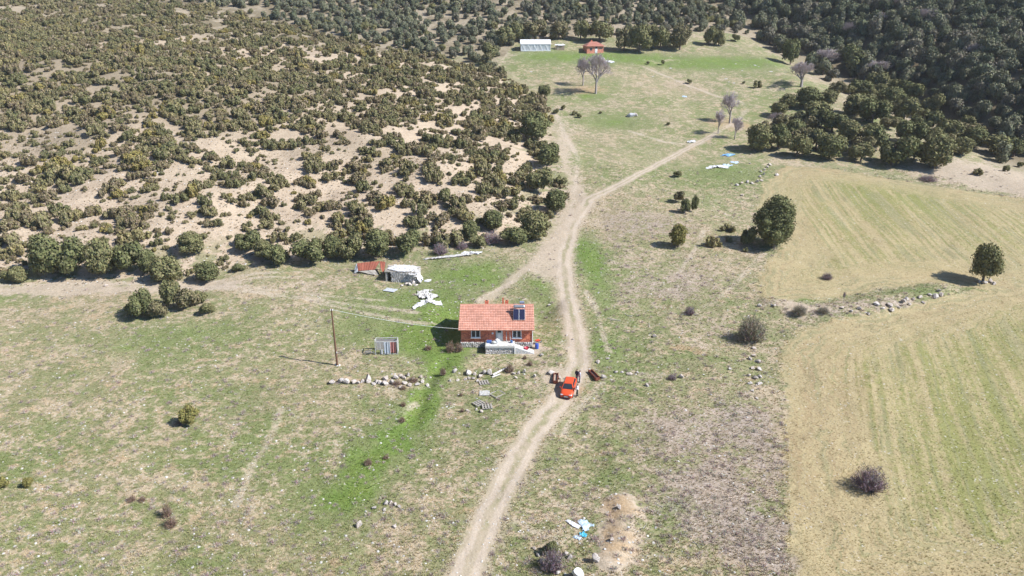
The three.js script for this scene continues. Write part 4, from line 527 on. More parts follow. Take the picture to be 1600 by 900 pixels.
function cobbles(x0, x1, y0, y1, z, size, seed, along = 'x') { const r = rng(seed), l = []; for (let y = y0; y < y1; y += size * 0.8) for (let x = x0 - (Math.round((y - y0) / size) % 2 ? size * 0.45 : 0); x < x1; x += size * (0.75 + 0.5 * r())) { const g = new THREE.IcosahedronGeometry(size * 0.52, 1), s = 0.8 + 0.4 * r(); g.scale(1.05 * s, 0.78 * s, 0.45).rotateZ(r() * 0.8 - 0.4).translate(0, Math.min(y1 - size * 0.3, y + size * 0.4) + 0.06 * (r() - 0.5), 0); if (along === 'x') g.translate(x + size * 0.5 + 0.07 * (r() - 0.5), 0, z); else g.rotateY(Math.PI / 2).translate(z, 0, x + size * 0.5); const k = 0.3 + 0.42 * r(), n = g.attributes.position.count, c = new Float32Array(n * 3); for (let i = 0; i < n; i++) { c[i * 3] = k; c[i * 3 + 1] = k * 0.93; c[i * 3 + 2] = k * 0.86; } g.deleteAttribute('uv'); g.setAttribute('color', new THREE.BufferAttribute(c, 3)); l.push(g); } return mergeGeometries(l); }
const cobbleMat = new THREE.MeshStandardMaterial({ vertexColors: true, roughness: 0.95 });
function windowPart(x, y, z, w, h, parent) {
  const f = part('window', join([bx(w, 0.1, 0.1, 0, h / 2 - 0.05, 0), bx(w, 0.1, 0.1, 0, -h / 2 + 0.05, 0), bx(0.1, h - 0.2, 0.1, -w / 2 + 0.05, 0, 0), bx(0.1, h - 0.2, 0.1, w / 2 - 0.05, 0, 0), bx(0.12, h - 0.2, 0.1, 0, 0, 0)]), white, parent); f.position.set(x, y, z);
  for (const s of [-1, 1]) part('pane', bx(w / 2 - 0.16, h - 0.2, 0.02, s * (w / 4 - 0.02), 0, 0), glass, f);
  part('sill', bx(w + 0.16, 0.06, 0.26, 0, -h / 2 - 0.032, 0.06), white, f); return f;
}
{
  const h = thing('brick_house', 'small red brick house with tiled gable roof and stone base beside the track', 'house'); h.position.set(-2.25, 0, -101.4);
  const w = 10.3, d = 8.8, zf = d / 2, eave = 2.98;
  part('stone_base', bx(w + 0.1, 1.5, d + 0.1, 0, 0.1, 0), mortar, h);
  part('base_stones', mergeGeometries([cobbles(-w / 2, w / 2 - 0.1, -0.25, 0.84, zf + 0.06, 0.3, 31), cobbles(-zf, zf, -0.25, 0.84, -w / 2 - 0.06, 0.3, 32, 'z')]), cobbleMat, h).userData.kind = 'stuff';
  const wall = (ww, hh, dd, x, y, z) => part('wall', wallGeo(ww, hh, dd), brick, h).position.set(x, y, z);
  wall(w, 2.2, d, 0, 1.95, 0);
  const gable = new THREE.Shape([new THREE.Vector2(-zf, 0), new THREE.Vector2(zf, 0), new THREE.Vector2(0, 1.76)]);
  for (const s of [-1, 1]) { const g = new THREE.ExtrudeGeometry(gable, { depth: 0.25, bevelEnabled: false }); const uv = g.attributes.uv; for (let i = 0; i < uv.count; i++) uv.setXY(i, uv.getX(i) * 0.25, uv.getY(i) * 0.25); g.rotateY(Math.PI / 2).translate(s > 0 ? w / 2 - 0.25 : -w / 2, 3.05, 0); part('gable', g, brick, h); }
  const roof = part('roof', mergeGeometries([tileSlope(10.95, 5.0, 2.0, 41), tileSlope(10.95, 5.0, 2.0, 42).rotateY(Math.PI)]), tileMat, h); roof.position.y = eave - 0.05;
  part('roof_boards', join([strip([-5.4, 1.9, 0.05], [-5.4, -0.08, 4.95], 0.06, 0.14), strip([5.4, 1.9, 0.05], [5.4, -0.08, 4.95], 0.06, 0.14), strip([-5.4, 1.9, -0.05], [-5.4, -0.08, -4.95], 0.06, 0.14), strip([5.4, 1.9, -0.05], [5.4, -0.08, -4.95], 0.06, 0.14)]), wood, roof);
  const rg = []; for (let i = 0; i < 28; i++) rg.push(new THREE.CylinderGeometry(0.13, 0.15, 0.42, 8, 1, true, 0, Math.PI).rotateZ(Math.PI / 2).rotateX(Math.PI / 2 * 0).translate(-5.27 + i * 0.39, 2.0, 0)); part('ridge_tiles', join(rg.map((g) => g)), std([0.58, 0.29, 0.2], 0.85), roof).userData.kind = 'stuff';
  for (const [x, cw, ch, z] of [[-1.55, 0.55, 1.0, -0.9], [1.45, 0.5, 1.05, -0.9], [0.9, 0.24, 1.5, -0.8]]) { const c = part('chimney', wallGeo(cw, ch, cw, 0.5), brick, h); c.position.set(x, eave + 1.6 + ch / 2 - 0.35, z); part('flue_shade', bx(cw * 0.55, 0.04, cw * 0.55, 0, ch / 2 + 0.01, 0), dark, c); }  // black slab on each chimney top paints in the shade of its opening
  windowPart(-3.0, 2.18, zf + 0.04, 1.32, 1.22, h); windowPart(2.95, 2.12, zf + 0.04, 1.32, 1.22, h);
  const door = part('door', bx(0.86, 1.95, 0.08, 0.42, 1.93, zf + 0.03), std([0.5, 0.5, 0.47], 0.6), h); part('pane', bx(0.5, 0.45, 0.03, 0.42, 2.58, zf + 0.08), glass, door); part('panel', bx(0.4, 0.8, 0.03, 0.34, 1.7, zf + 0.08), std([0.62, 0.62, 0.6], 0.5), door); part('handle', bx(0.05, 0.2, 0.06, 0.74, 1.9, zf + 0.09), steel, door);
  part('door_frame', join([bx(0.08, 2.05, 0.12, -0.06, 1.96, zf + 0.05), bx(0.08, 2.05, 0.12, 0.9, 1.96, zf + 0.05)]), offWhite, h);
  part('wall_lamp', rb(0.26, 0.3, 0.12, 0.03, -0.55, 2.25, zf + 0.05), white, h);
  part('drain_pipe', bar([w / 2 + 0.06, 0.3, zf + 0.06], [w / 2 + 0.06, 2.95, zf + 0.06], 0.05, 8), white, h);
  const porch = part('porch', bx(4.2, 0.14, 2.2, 0.55, 0.98, zf + 1.16), concrete, h); part('porch_wall', bx(4.0, 1.1, 2.0, 0.55, 0.36, zf + 1.1), mortar, porch);
  const ps = part('porch_stones', mergeGeometries([cobbles(-1.45, 2.5, -0.3, 0.9, zf + 2.12, 0.28, 33), cobbles(zf + 0.2, zf + 2.0, -0.3, 0.9, -1.47, 0.28, 34, 'z')]), cobbleMat, porch); ps.userData.kind = 'stuff';
  part('porch_kerb', join([bx(4.2, 0.12, 0.16, 0.55, 1.11, zf + 2.18), bx(0.16, 0.12, 1.9, -1.47, 1.11, zf + 1.15)]), offWhite, porch);
  part('porch_post', bar([2.62, -0.2, zf + 2.2], [2.62, 1.0, zf + 2.2], 0.06, 6), white, porch);
  const rampShape = new THREE.Shape([new THREE.Vector2(2.66, -0.3), new THREE.Vector2(2.66, 0.98), new THREE.Vector2(5.4, -0.02), new THREE.Vector2(5.4, -0.3)]); part('ramp', new THREE.ExtrudeGeometry(rampShape, { depth: 1.15, bevelEnabled: true, bevelSize: 0.02, bevelThickness: 0.02 }).translate(0, 0, zf + 0.95), concrete, h);
}
function at(m, x, y, z, turn = 0) { m.position.set(x, y, z); m.rotation.y = turn; return m; }
const hx = -2.25, hz = -101.4, hf = hz + 4.4;
for (const [x, l] of [[1.45, 'left of two pale planks leaning beside the house door'], [2.05, 'right of two pale planks leaning beside the right window']]) single('plank', strip([hx + x, 1.05, hf + 0.5], [hx + x + (x > 2 ? -0.12 : 0), 2.5, hf + 0.08], 0.1, 0.04), offWhite, l, 'plank');
at(single('blue_crate', rb(0.7, 0.34, 0.5, 0.05), std([0.06, 0.13, 0.34], 0.6), 'blue crate at the left end of the house porch', 'crate'), hx - 1.05, 1.23, hf + 0.7);
{ const blob = (s, sx, sy, sz) => { const g = new THREE.SphereGeometry(1, 14, 10), p = g.attributes.position; for (let i = 0; i < p.count; i++) { const x = p.getX(i), y = p.getY(i), z = p.getZ(i), k = 0.86 + 0.28 * vn(x * 2 + s * 5 + 9, y * 2 + z * 2.4 + 9); p.setXYZ(i, x * sx * k, y * sy * k, z * sz * k); } g.computeVertexNormals(); return g; };
  at(single('sack', blob(1, 0.42, 0.34, 0.36), white, 'full white sack standing before the house door', 'sack'), hx + 0.12, 1.34, hf + 0.75);
  at(single('sack', blob(2, 0.4, 0.22, 0.3), offWhite, 'slumped white sack left of the standing sack on the porch', 'sack'), hx - 0.35, 1.23, hf + 0.95);
  at(single('blue_bucket', new THREE.CylinderGeometry(0.18, 0.14, 0.34, 12), std([0.05, 0.16, 0.4], 0.5), 'blue bucket at the foot of the right leaning plank', 'bucket'), hx + 2.2, 1.23, hf + 0.7);
  at(single('red_basin', new THREE.LatheGeometry([[0.02, 0], [0.26, 0], [0.36, 0.24], [0.39, 0.25], [0.34, 0.23], [0.24, 0.03], [0.02, 0.03]].map((p) => new THREE.Vector2(...p)), 16), std([0.55, 0.05, 0.08], 0.4), 'red basin standing on the concrete ramp', 'basin'), hx + 4.35, 0.42, hf + 1.5); }
function barrel(o, mat, label, name, r, hh) { const g = new THREE.LatheGeometry([[0.01, 0], [r * 0.92, 0], [r, hh * 0.08], [r * 0.98, hh * 0.3], [r * 1.04, hh * 0.34], [r * 0.98, hh * 0.38], [r * 0.98, hh * 0.62], [r * 1.04, hh * 0.66], [r * 0.98, hh * 0.7], [r, hh * 0.94], [r * 0.9, hh], [0.01, hh]].map((p) => new THREE.Vector2(...p)), 18); const m = single(name, g, mat, label, 'barrel'); m.position.copy(v3(o[0], o[1])); return m; }
barrel([hx + 5.85, hf + 0.4], std([0.03, 0.09, 0.4], 0.45), 'blue plastic barrel at the right corner of the house', 'blue_barrel', 0.27, 0.75);
{ const t = thing('wheelbarrow', 'small red wheelbarrow right of the house', 'wheelbarrow'); t.position.copy(v3(...[3.77, -98.3])); t.rotation.y = 0.6; const red = std([0.55, 0.07, 0.03], 0.5);
  part('tray', new THREE.CylinderGeometry(0.42, 0.26, 0.26, 4, 1).rotateY(Math.PI / 4).scale(1.2, 1, 0.85).translate(0, 0.45, 0), red, t); part('wheel', new THREE.TorusGeometry(0.15, 0.045, 8, 16).translate(0.6, 0.19, 0), dark, t); for (const s of [-1, 1]) { part('handle', bar([0.6, 0.2, s * 0.08], [-0.95, 0.5, s * 0.28], 0.02), steel, t); part('leg', bar([-0.3, 0.36, s * 0.2], [-0.36, 0, s * 0.22], 0.02), steel, t); } }
{ // solar water heater on the roof
  const t = thing('solar_heater', 'solar water heater with dark panels and tank on the house roof', 'solar heater'); const rx = hx + 3.3, slope = Math.atan2(2.0, 5.0);
  t.position.set(rx, 2.93 + 2.0 * (1 - 3.1 / 5), hz + 3.1); 
  const panelMat = std([0.035, 0.04, 0.085], 0.15, { metalness: 0.3 });
  for (const s of [-1, 1]) { const p = part('panel', rb(0.84, 0.08, 1.75, 0.02), steel, t); p.position.set(s * 0.44, 0.72, -0.55); p.rotation.x = 0.72; const g = part('collector_glass', bx(0.76, 0.02, 1.66, 0, 0.042, 0), panelMat, p); g.castShadow = true; }
  part('tank', new THREE.CapsuleGeometry(0.26, 1.25, 6, 16).rotateZ(Math.PI / 2).translate(0, 1.65, -1.35), steel, t); part('cold_tank', new THREE.CylinderGeometry(0.2, 0.2, 0.66, 14).rotateZ(Math.PI / 2).translate(0.42, 2.15, -1.75), std([0.22, 0.25, 0.34], 0.4), t);
  part('stand', join([-0.8, 0, 0.8].flatMap((x) => [bar([x, 0.05, 0.2], [x, 0.3, 0.2], 0.025), bar([x, 0.55, -1.35], [x, 1.45, -1.35], 0.025), bar([x, 0.7, -1.75], [x, 1.95, -1.75], 0.022)]).concat([bar([-0.8, 1.4, -1.35], [0.8, 1.4, -1.35], 0.025), bar([-0.8, 1.93, -1.75], [0.8, 1.93, -1.75], 0.022)])), steel, t); }
// ------------------------------------------------------------------ utility pole and cable
{ const o = [-24.3, -91.85], b = v3(...o), t = thing('utility_pole', 'tall brown wooden utility pole in the left meadow', 'pole'); t.position.copy(b);
  part('post', bar([0, -0.4, 0], [-0.12, 8.5, 0], 0.16, 9, 0.1), std([0.16, 0.085, 0.05], 0.9), t); part('insulator', join([new THREE.CylinderGeometry(0.05, 0.07, 0.16, 8).translate(0.02, 8.42, 0.1), new THREE.CylinderGeometry(0.05, 0.07, 0.16, 8).translate(-0.22, 8.42, 0.1)]), white, t); part('fitting', bx(0.14, 0.2, 0.06, 0.1, 2.1, 0.13), white, t);
  const a = new THREE.Vector3(b.x + 0.02, b.y + 8.4, b.z), e = new THREE.Vector3(hx - 5.4, 3.05, hz + 4.7), m = a.clone().lerp(e, 0.55); m.y -= 0.75;
  single('power_cable', new THREE.TubeGeometry(new THREE.QuadraticBezierCurve3(a, m, e), 30, 0.024, 5), std([0.66, 0.66, 0.62], 0.6), 'pale cable slung from the utility pole to the house eave', 'cable'); }
// ------------------------------------------------------------------ sheets, boards, pallets
function crumpled(nx, nz, wx, wz, amp, seed, ragged = 0.3) {   // a crumpled sheet with a torn outline and thickness
  const r = rng(seed), pos = [], idx = [], keep = [], V = (i, j) => j * (nx + 1) + i;
  for (let j = 0; j <= nz; j++) for (let i = 0; i <= nx; i++) { const u = i / nx - 0.5, v = j / nz - 0.5, f = Math.abs(vn(i * 0.45 + seed, j * 0.45) - 0.5) * 2; pos.push((u + 0.05 * (r() - 0.5)) * wx, 0.03 + amp * (0.15 + f * 0.9 + 0.25 * r()) * (1 - 1.5 * Math.max(Math.abs(u), Math.abs(v))), (v + 0.05 * (r() - 0.5)) * wz); keep.push(Math.hypot(u, v) * 2 + ragged * 2.2 * (vn(u * 5 + seed * 3, v * 5 + 7) - 0.5) < 0.98); }
  const n = pos.length / 3; for (let i = 0; i < n; i++) pos.push(pos[i * 3], pos[i * 3 + 1] - 0.015, pos[i * 3 + 2]);
  for (let j = 0; j < nz; j++) for (let i = 0; i < nx; i++) { const a = V(i, j), b = V(i + 1, j), c = V(i, j + 1), d = V(i + 1, j + 1); if (keep[a] && keep[b] && keep[c]) idx.push(a, c, b, a + n, b + n, c + n); if (keep[b] && keep[c] && keep[d]) idx.push(b, c, d, b + n, d + n, c + n); }
  const g = new THREE.BufferGeometry(); g.setAttribute('position', new THREE.Float32BufferAttribute(pos, 3)); g.setIndex(idx); const q = g.toNonIndexed(); q.computeVertexNormals(); return q;
}
const plastic = std([0.62, 0.62, 0.62], 0.6), bluePlastic = std([0.2, 0.42, 0.7], 0.5), cyanPlastic = std([0.05, 0.36, 0.5], 0.5), paleBlue = std([0.48, 0.6, 0.74], 0.5), greySheet = std([0.5, 0.52, 0.54], 0.6), dirtyPlastic = std([0.5, 0.48, 0.45], 0.8);
function sheet(p, wx, wz, amp, mat, label, seed, turn = 0, ragged = 0.35, name = 'plastic_sheet') { const m = single(name, crumpled(Math.max(8, Math.round(wx * 5)), Math.max(8, Math.round(wz * 5)), wx, wz, amp, seed, ragged), mat, label, 'sheet'); m.position.copy(v3(p[0], p[1], 0.0)); m.rotation.y = turn; const e = 0.6, sx = (H(p[0] + e, p[1]) - H(p[0] - e, p[1])) / 2 / e, sz = (H(p[0], p[1] + e) - H(p[0], p[1] - e)) / 2 / e; m.quaternion.premultiply(new THREE.Quaternion().setFromUnitVectors(UPV, new THREE.Vector3(-sx, 1, -sz).normalize())); return m; }
sheet([-14.08, -113.99], 3.4, 5.2, 0.8, dirtyPlastic, 'crumpled white sheeting heaped on the grass behind the house', 3, 0.5, 0.62);
sheet([-15.05, -110.38], 1.9, 4.6, 0.5, plastic, 'lower left tail of the crumpled white sheeting behind the house', 4, -0.4, 0.6);
sheet([-12.6, -111.84], 3.6, 1.5, 0.45, plastic, 'right tail of the crumpled white sheeting behind the house', 5, 0.25, 0.55);
sheet([-14.66, -119.64], 1.6, 1.2, 0.25, plastic, 'small white scrap between ruin and sheeting heap', 6, 0.4);
sheet([50.2, -178.49], 5.6, 3.0, 0.5, plastic, 'large white plastic scraps on the meadow left of the curved stone row', 7, 0.05, 0.9);
sheet([53.33, -179.68], 2.4, 1.8, 0.3, paleBlue, 'pale blue scrap on the right end of the white plastic', 8, 0.05, 0.5);
sheet([54.9, -186.41], 4.2, 2.2, 0.35, bluePlastic, 'blue plastic sheet on the meadow behind the white plastic', 9, 0.02, 0.85);
sheet([55.6, -181.7], 2.6, 1.4, 0.3, paleBlue, 'small pale blue and white scrap between blue and white plastic', 10, 0, 0.5);
sheet([47.84, -196.03], 2.8, 1.8, 0.5, plastic, 'bright white sheet beside the far end of the dirt track', 11, 0, 0.2);
sheet([6.05, -60.3], 1.9, 0.9, 0.22, plastic, 'white plastic strip beside the blue scraps on the near meadow', 12, -0.5, 0.3);
sheet([7.21, -60.39], 1.7, 1.9, 0.25, paleBlue, 'pale blue torn plastic on the near meadow', 13, 0.4, 0.55);
sheet([6.94, -58.79], 0.9, 1.0, 0.5, cyanPlastic, 'bright blue crumpled bundle below the torn plastic', 14, 0.2, 0.2);
sheet([6.41, -58.44], 1.0, 0.8, 0.25, paleBlue, 'small pale scrap left of the bright blue bundle', 15, 0.2, 0.5);
sheet([34.08, -267.71], 4.2, 2.4, 0.5, plastic, 'white sheet on the far meadow right of the leafless forked tree', 16, -0.2, 0.3);
sheet([31.97, -271.04], 2.4, 1.6, 0.4, plastic, 'smaller white sheet just left of the other far white sheet', 17, 0, 0.4);
sheet([53.93, -234.86], 2.4, 1.6, 0.3, paleBlue, 'pale grey-blue scrap in the middle of the far meadow', 18, 0, 0.5);
sheet([-11.8, -128.58], 9.5, 1.3, 0.3, dirtyPlastic, 'long pale sheeting strip at the hill foot right of the ruin', 19, 0.14, 0.15);
sheet([-7.15, -130.14], 4.5, 1.3, 0.5, plastic, 'right end of the pale sheeting strip at the hill foot', 20, 0.1, 0.3);
for (const o of [[6.49, -257.02, 1.51, 1.08], [78.15, -266.34, 1.34, 0.89], [47, -253.38, 1.28, 0.86], [71.27, -252.19, 1.7, 0.85], [72.57, -247.31, 1.46, 0.84], [84.59, -265.39, 1.56, 0.89], [88.13, -258.67, 1.74, 0.87], [72.5, -261.53, 1.32, 0.88], [54.61, -262.15, 1.76, 0.88], [71.42, -248.57, 1.26, 0.84], [85.55, -264.05, 1.11, 0.89], [78.57, -259.58, 1.09, 0.66]]) sheet(o, o[2] * 0.7, o[2] * 0.45, 0.2, dirtyPlastic, 'small white scrap lying on the far meadow', 30 + (o[0] | 0) % 7, 0, 0.3, 'white_scrap').userData.group = 'white scraps on the far meadow';
function board(p, geo, mat, label, turn, name, cat) { const m = single(name, geo, mat, label, cat); m.position.copy(v3(p[0], p[1], 0.06)); m.rotation.y = turn; return m; }
board([-20.59, -116.17], rb(2.1, 0.05, 1.5, 0.02), greySheet, 'flat grey board on the grass below the ruin', -0.35, 'board', 'board');
board([-3.58, -84.6], rb(1.35, 0.12, 1.3, 0.03), offWhite, 'flat whitish board lying below the stone row', 0.05, 'board', 'board');
function pallet(p, turn, label, frame) { const t = thing(frame ? 'broken_pallet' : 'wooden_pallet', label, 'pallet'); t.position.copy(v3(p[0], p[1], 0.02)); t.rotation.y = turn;
  if (frame) for (const g of [bx(1.7, 0.09, 0.11, 0, 0.08, 0.65), bx(1.7, 0.09, 0.11, 0, 0.08, -0.65), bx(0.11, 0.09, 1.19, -0.8, 0.08, 0), bx(0.11, 0.09, 1.19, 0.8, 0.08, 0)]) part('rail', g, greyWood, t);
  else { for (const z of [-0.5, 0, 0.5]) part('bearer', bx(1.3, 0.1, 0.1, 0, 0.06, z), greyWood, t); for (let i = 0; i < 4; i++) part('slat', bx(0.2, 0.03, 1.2, -0.53 + i * 0.355, 0.126, 0), greyWood, t); } return t; }
pallet([-3.76, -87.29], 0.25, 'wooden pallet nearest the broken stone row'); pallet([-1.91, -84.29], 0.75, 'empty wooden frame right of the whitish board', true); pallet([-4.23, -82.19], 0.75, 'weathered wooden pallet at the lower left of the timber'); pallet([-3.14, -81.32], 0.15, 'weathered wooden pallet beside the lowest one', false);
single('plank', strip([-8.1, H(-8.1, -81.2) + 0.05, -81.2], [-7.3, H(-7.3, -80.4 - 1.2) + 0.05, -81.9], 0.05, 0.14), offWhite, 'short white plank on the grass left of the pallets', 'plank');
{ const a = [-2.6, -89.1], b = [-0.53, -91.15]; single('fallen_log', join([bar([a[0], H(...a) + 0.18, a[1]], [b[0], H(...b) + 0.3, b[1]], 0.17, 8, 0.1), bar([lerp(a[0], b[0], 0.75), H(...b) + 0.25, lerp(a[1], b[1], 0.75)], [b[0] + 0.4, H(...b) + 0.5, b[1] + 0.9], 0.08, 6, 0.04), bar([a[0] - 0.1, H(...a) + 0.1, a[1] + 0.5], [a[0] + 1, H(...a) + 0.2, a[1] - 0.2], 0.12, 7, 0.09)]), std([0.58, 0.54, 0.5], 0.9), 'bleached fallen log right of the broken stone row', 'log'); thornAt([-0.35, -90.29, 1.58, 1.37], 'brown brush heaped on the right end of the fallen log', brownThorn, 'brush_heap'); }
// ------------------------------------------------------------------ troughs by the track
function trough(a, b, label) { const A = v3(...a), B = v3(...b), L = A.distanceTo(B), t = thing('metal_trough', label, 'trough'); t.position.copy(A.clone().lerp(B, 0.5)); t.rotation.y = Math.atan2(-(B.z - A.z), B.x - A.x);
  for (const s of [-1, 1]) part('side', bx(L, 0.42, 0.05, 0, 0.24, s * 0.28).rotateX(0), rust, t); for (const s of [-1, 1]) part('end', bx(0.05, 0.42, 0.51, s * (L / 2 - 0.03), 0.24, 0), rust, t); part('bottom', bx(L - 0.12, 0.05, 0.5, 0, 0.2, 0), std([0.4, 0.32, 0.25], 0.9), t); for (const s of [-1, 1]) part('rim', bx(L + 0.04, 0.04, 0.09, 0, 0.471, s * 0.28), rust, t); return t; }
trough([5.77, -86.64], [5.98, -88.93], 'rusty red-brown trough lying left of the car'); trough([11.46, -87.45], [10.66, -89.78], 'rusty red-brown trough lying aslant right of the track');
// ------------------------------------------------------------------ the lean-to frame with hanging cloth
{ const p = [-17.96, -95.12], t = thing('frame_shed', 'small white timber frame shed hung with cloths left of the house', 'shed'); t.position.copy(v3(p[0], p[1])); t.rotation.y = 0.06; const hh = 2.0;
  for (const [x, z] of [[-1.55, 0], [-0.85, 0], [1.55, 0], [-1.55, -1.5], [1.55, -1.5]]) part('post', bx(0.11, hh, 0.11, x, hh / 2 - 0.05, z), offWhite, t);
  for (const g of [bx(3.2, 0.1, 0.1, 0, hh, 0.005), bx(3.2, 0.1, 0.1, 0, hh - 0.05, -1.5), bx(0.09, 0.1, 1.38, -1.56, hh - 0.01, -0.75), bx(0.09, 0.1, 1.38, 1.56, hh - 0.01, -0.75), bx(2.28, 0.1, 0.1, 0.35, 0.05, 0.004)]) part('beam', g, offWhite, t);
  part('back_panel', bx(3.0, 1.7, 0.05, 0, 0.9, -1.53), std([0.4, 0.38, 0.36], 0.9), t); part('side_panel', bx(0.04, 1.75, 1.3, 1.6, 0.92, -0.75), offWhite, t);
  const cloth = (w, h, seed) => { const g = new THREE.BoxGeometry(w, h, 0.03, 18, 8, 1), q = g.attributes.position; for (let i = 0; i < q.count; i++) q.setZ(i, q.getZ(i) + 0.07 * Math.sin(q.getX(i) * 17 + seed) * (0.5 - 0.3 * q.getY(i)) + 0.05 * Math.sin(q.getX(i) * 5)); g.computeVertexNormals(); return g; };
  part('grey_cloth', cloth(0.9, 1.75, 1), std([0.55, 0.58, 0.62], 0.9), t).position.set(0.12, 1.08, 0.12); part('red_cloth', cloth(0.72, 1.6, 2), std([0.48, 0.2, 0.17], 0.9), t).position.set(0.98, 1.14, 0.12); part('cloth_hem', cloth(0.34, 0.7, 3), std([0.6, 0.6, 0.6], 0.9), t).position.set(-0.62, 0.5, 0.11); }
{ const p = [-20.23, -95.5], l = [], r = rng(66); for (let i = 0; i < 14; i++) { const a = r() * 6.28, x = r() - 0.5, z = r() - 0.5; l.push(bar([x - Math.cos(a) * 0.7, 0.05 + 0.2 * r(), z - Math.sin(a) * 0.5], [x + Math.cos(a) * 0.7, 0.12 + 0.6 * r(), z + Math.sin(a) * 0.5], 0.035, 5)); } const m = single('wood_heap', join(l), greyWood, 'grey heap of sticks left of the frame shed', 'wood heap'); m.position.copy(v3(...p)); }
// ------------------------------------------------------------------ the ruin at the hill foot
{ const p = [-19.05, -119.25], t = thing('stone_hut', 'low stone hut under crumpled white sheeting at the hill foot', 'hut'); t.position.copy(v3(p[0], p[1])); t.rotation.y = -0.12;
  part('wall', join([bx(4.4, 1.9, 0.4, 0.3, 0.8, -0.2), bx(0.4, 1.9, 2.6, 2.3, 0.8, -1.7), bx(0.4, 1.9, 2.7, -2.8, 0.8, -1.7), bx(1.4, 2.1, 0.4, -2.6, 0.85, -3.2), bx(4.4, 2.1, 0.4, 0.3, 0.85, -3.2), bx(0.3, 1.9, 0.3, -2.75, 0.8, -0.2)]), std([0.52, 0.47, 0.41], 0.95), t);
  part('wall_stones', cobbles(-1.85, 2.5, -0.1, 1.7, 0.02, 0.32, 51), cobbleMat, t).userData.kind = 'stuff';
  part('roof_deck', bx(5.6, 0.07, 3.5, -0.25, 1.83, -1.7), greyWood, t); part('lintel', bx(1.0, 0.14, 0.3, -2.3, 1.7, -0.18), wood, t);
  const r1 = part('roof_sheet', crumpled(26, 16, 5.8, 4.0, 0.4, 61, 0.12), plastic, t); r1.position.set(-0.1, 1.87, -1.7); const r2 = part('roof_sheet', crumpled(18, 14, 3.4, 2.4, 0.5, 62, 0.3), dirtyPlastic, t); r2.position.set(1.7, 1.7, -0.7); r2.rotation.x = 0.2; const r3 = part('roof_sheet', crumpled(12, 14, 1.8, 2.8, 0.45, 63, 0.3), plastic, t); r3.position.set(2.75, 0.72, -0.7); r3.rotation.z = -0.85; }
for (const o of [[-16.99, -118.73, 0.88, 0.82], [-17.57, -118.02, 0.88, 0.7], [-16.47, -119.92, 0.89, 0.83], [-18.26, -118.27, 0.77, 0.58], [-16.47, -118, 0.77, 0.58], [-15.92, -118.95, 0.77, 0.7], [-18.86, -117.8, 0.66, 0.47]]) rock(o, 'whitish rubble stone fallen from the stone hut', 'rubble of the stone hut', 'stone', rockMat[2]);
{ // collapsed roof of rusty sheet metal, left of the hut
  const p = [-24.91, -122.35], t = thing('fallen_roof', 'fallen roof of rusty red sheet metal left of the stone hut', 'roof'); t.position.copy(v3(p[0], p[1])); 
  const quad = (a, b, c, d) => { const N = 30, pos = [], A = [a, b, c, d].map((q) => new THREE.Vector3(...q)), nrm = A[1].clone().sub(A[0]).cross(A[3].clone().sub(A[0])).normalize(), P = (u, v) => A[0].clone().lerp(A[1], u).lerp(A[3].clone().lerp(A[2], u), v).addScaledVector(nrm, 0.014 * Math.sin(u * N * 1.6) + 0.12 * (vn(u * 6, v * 6) - 0.5)); for (let i = 0; i < N * 2; i++) for (let j = 0; j < 3; j++) { const q = [P(i / N / 2, j / 3), P((i + 1) / N / 2, j / 3), P((i + 1) / N / 2, (j + 1) / 3), P(i / N / 2, (j + 1) / 3)]; for (const k of [0, 1, 2, 0, 2, 3]) pos.push(q[k].x, q[k].y, q[k].z); const o = nrm.clone().multiplyScalar(-0.012); for (const k of [0, 2, 1, 0, 3, 2]) { const e = q[k].clone().add(o); pos.push(e.x, e.y, e.z); } } const g = new THREE.BufferGeometry(); g.setAttribute('position', new THREE.Float32BufferAttribute(pos, 3)); g.computeVertexNormals(); return g; };
  const redTin = std([0.28, 0.085, 0.05], 0.85);
  part('tin_sheet', quad([-2.7, 1.5, -1.6], [1.3, 1.75, -2.0], [0.7, 0.75, -0.2], [-2.3, 0.55, -0.1]), redTin, t); part('tin_sheet', quad([1.3, 1.75, -2.0], [2.35, 1.7, -1.6], [2.4, 0.15, 0.9], [1.75, 1.15, 0.1]), redTin, t);
  part('underside', quad([-2.3, 0.5, -0.05], [0.7, 0.7, -0.15], [1.5, 0.1, 1.0], [-0.6, 0.12, 0.35]), std([0.42, 0.38, 0.32], 0.9), t); part('end_sheet', quad([-2.75, 1.5, -1.6], [-2.3, 0.5, -0.05], [-2.9, 0.1, 0.3], [-3.1, 0.7, -1.2]), greySheet, t);
  for (const g of [bar([-2.7, 0, -1.6], [-2.7, 1.5, -1.6], 0.06), bar([1.3, 0, -2.0], [1.3, 1.75, -2.0], 0.06), bar([2.35, 0, -1.6], [2.35, 1.7, -1.6], 0.06)]) part('prop', g, wood, t); }
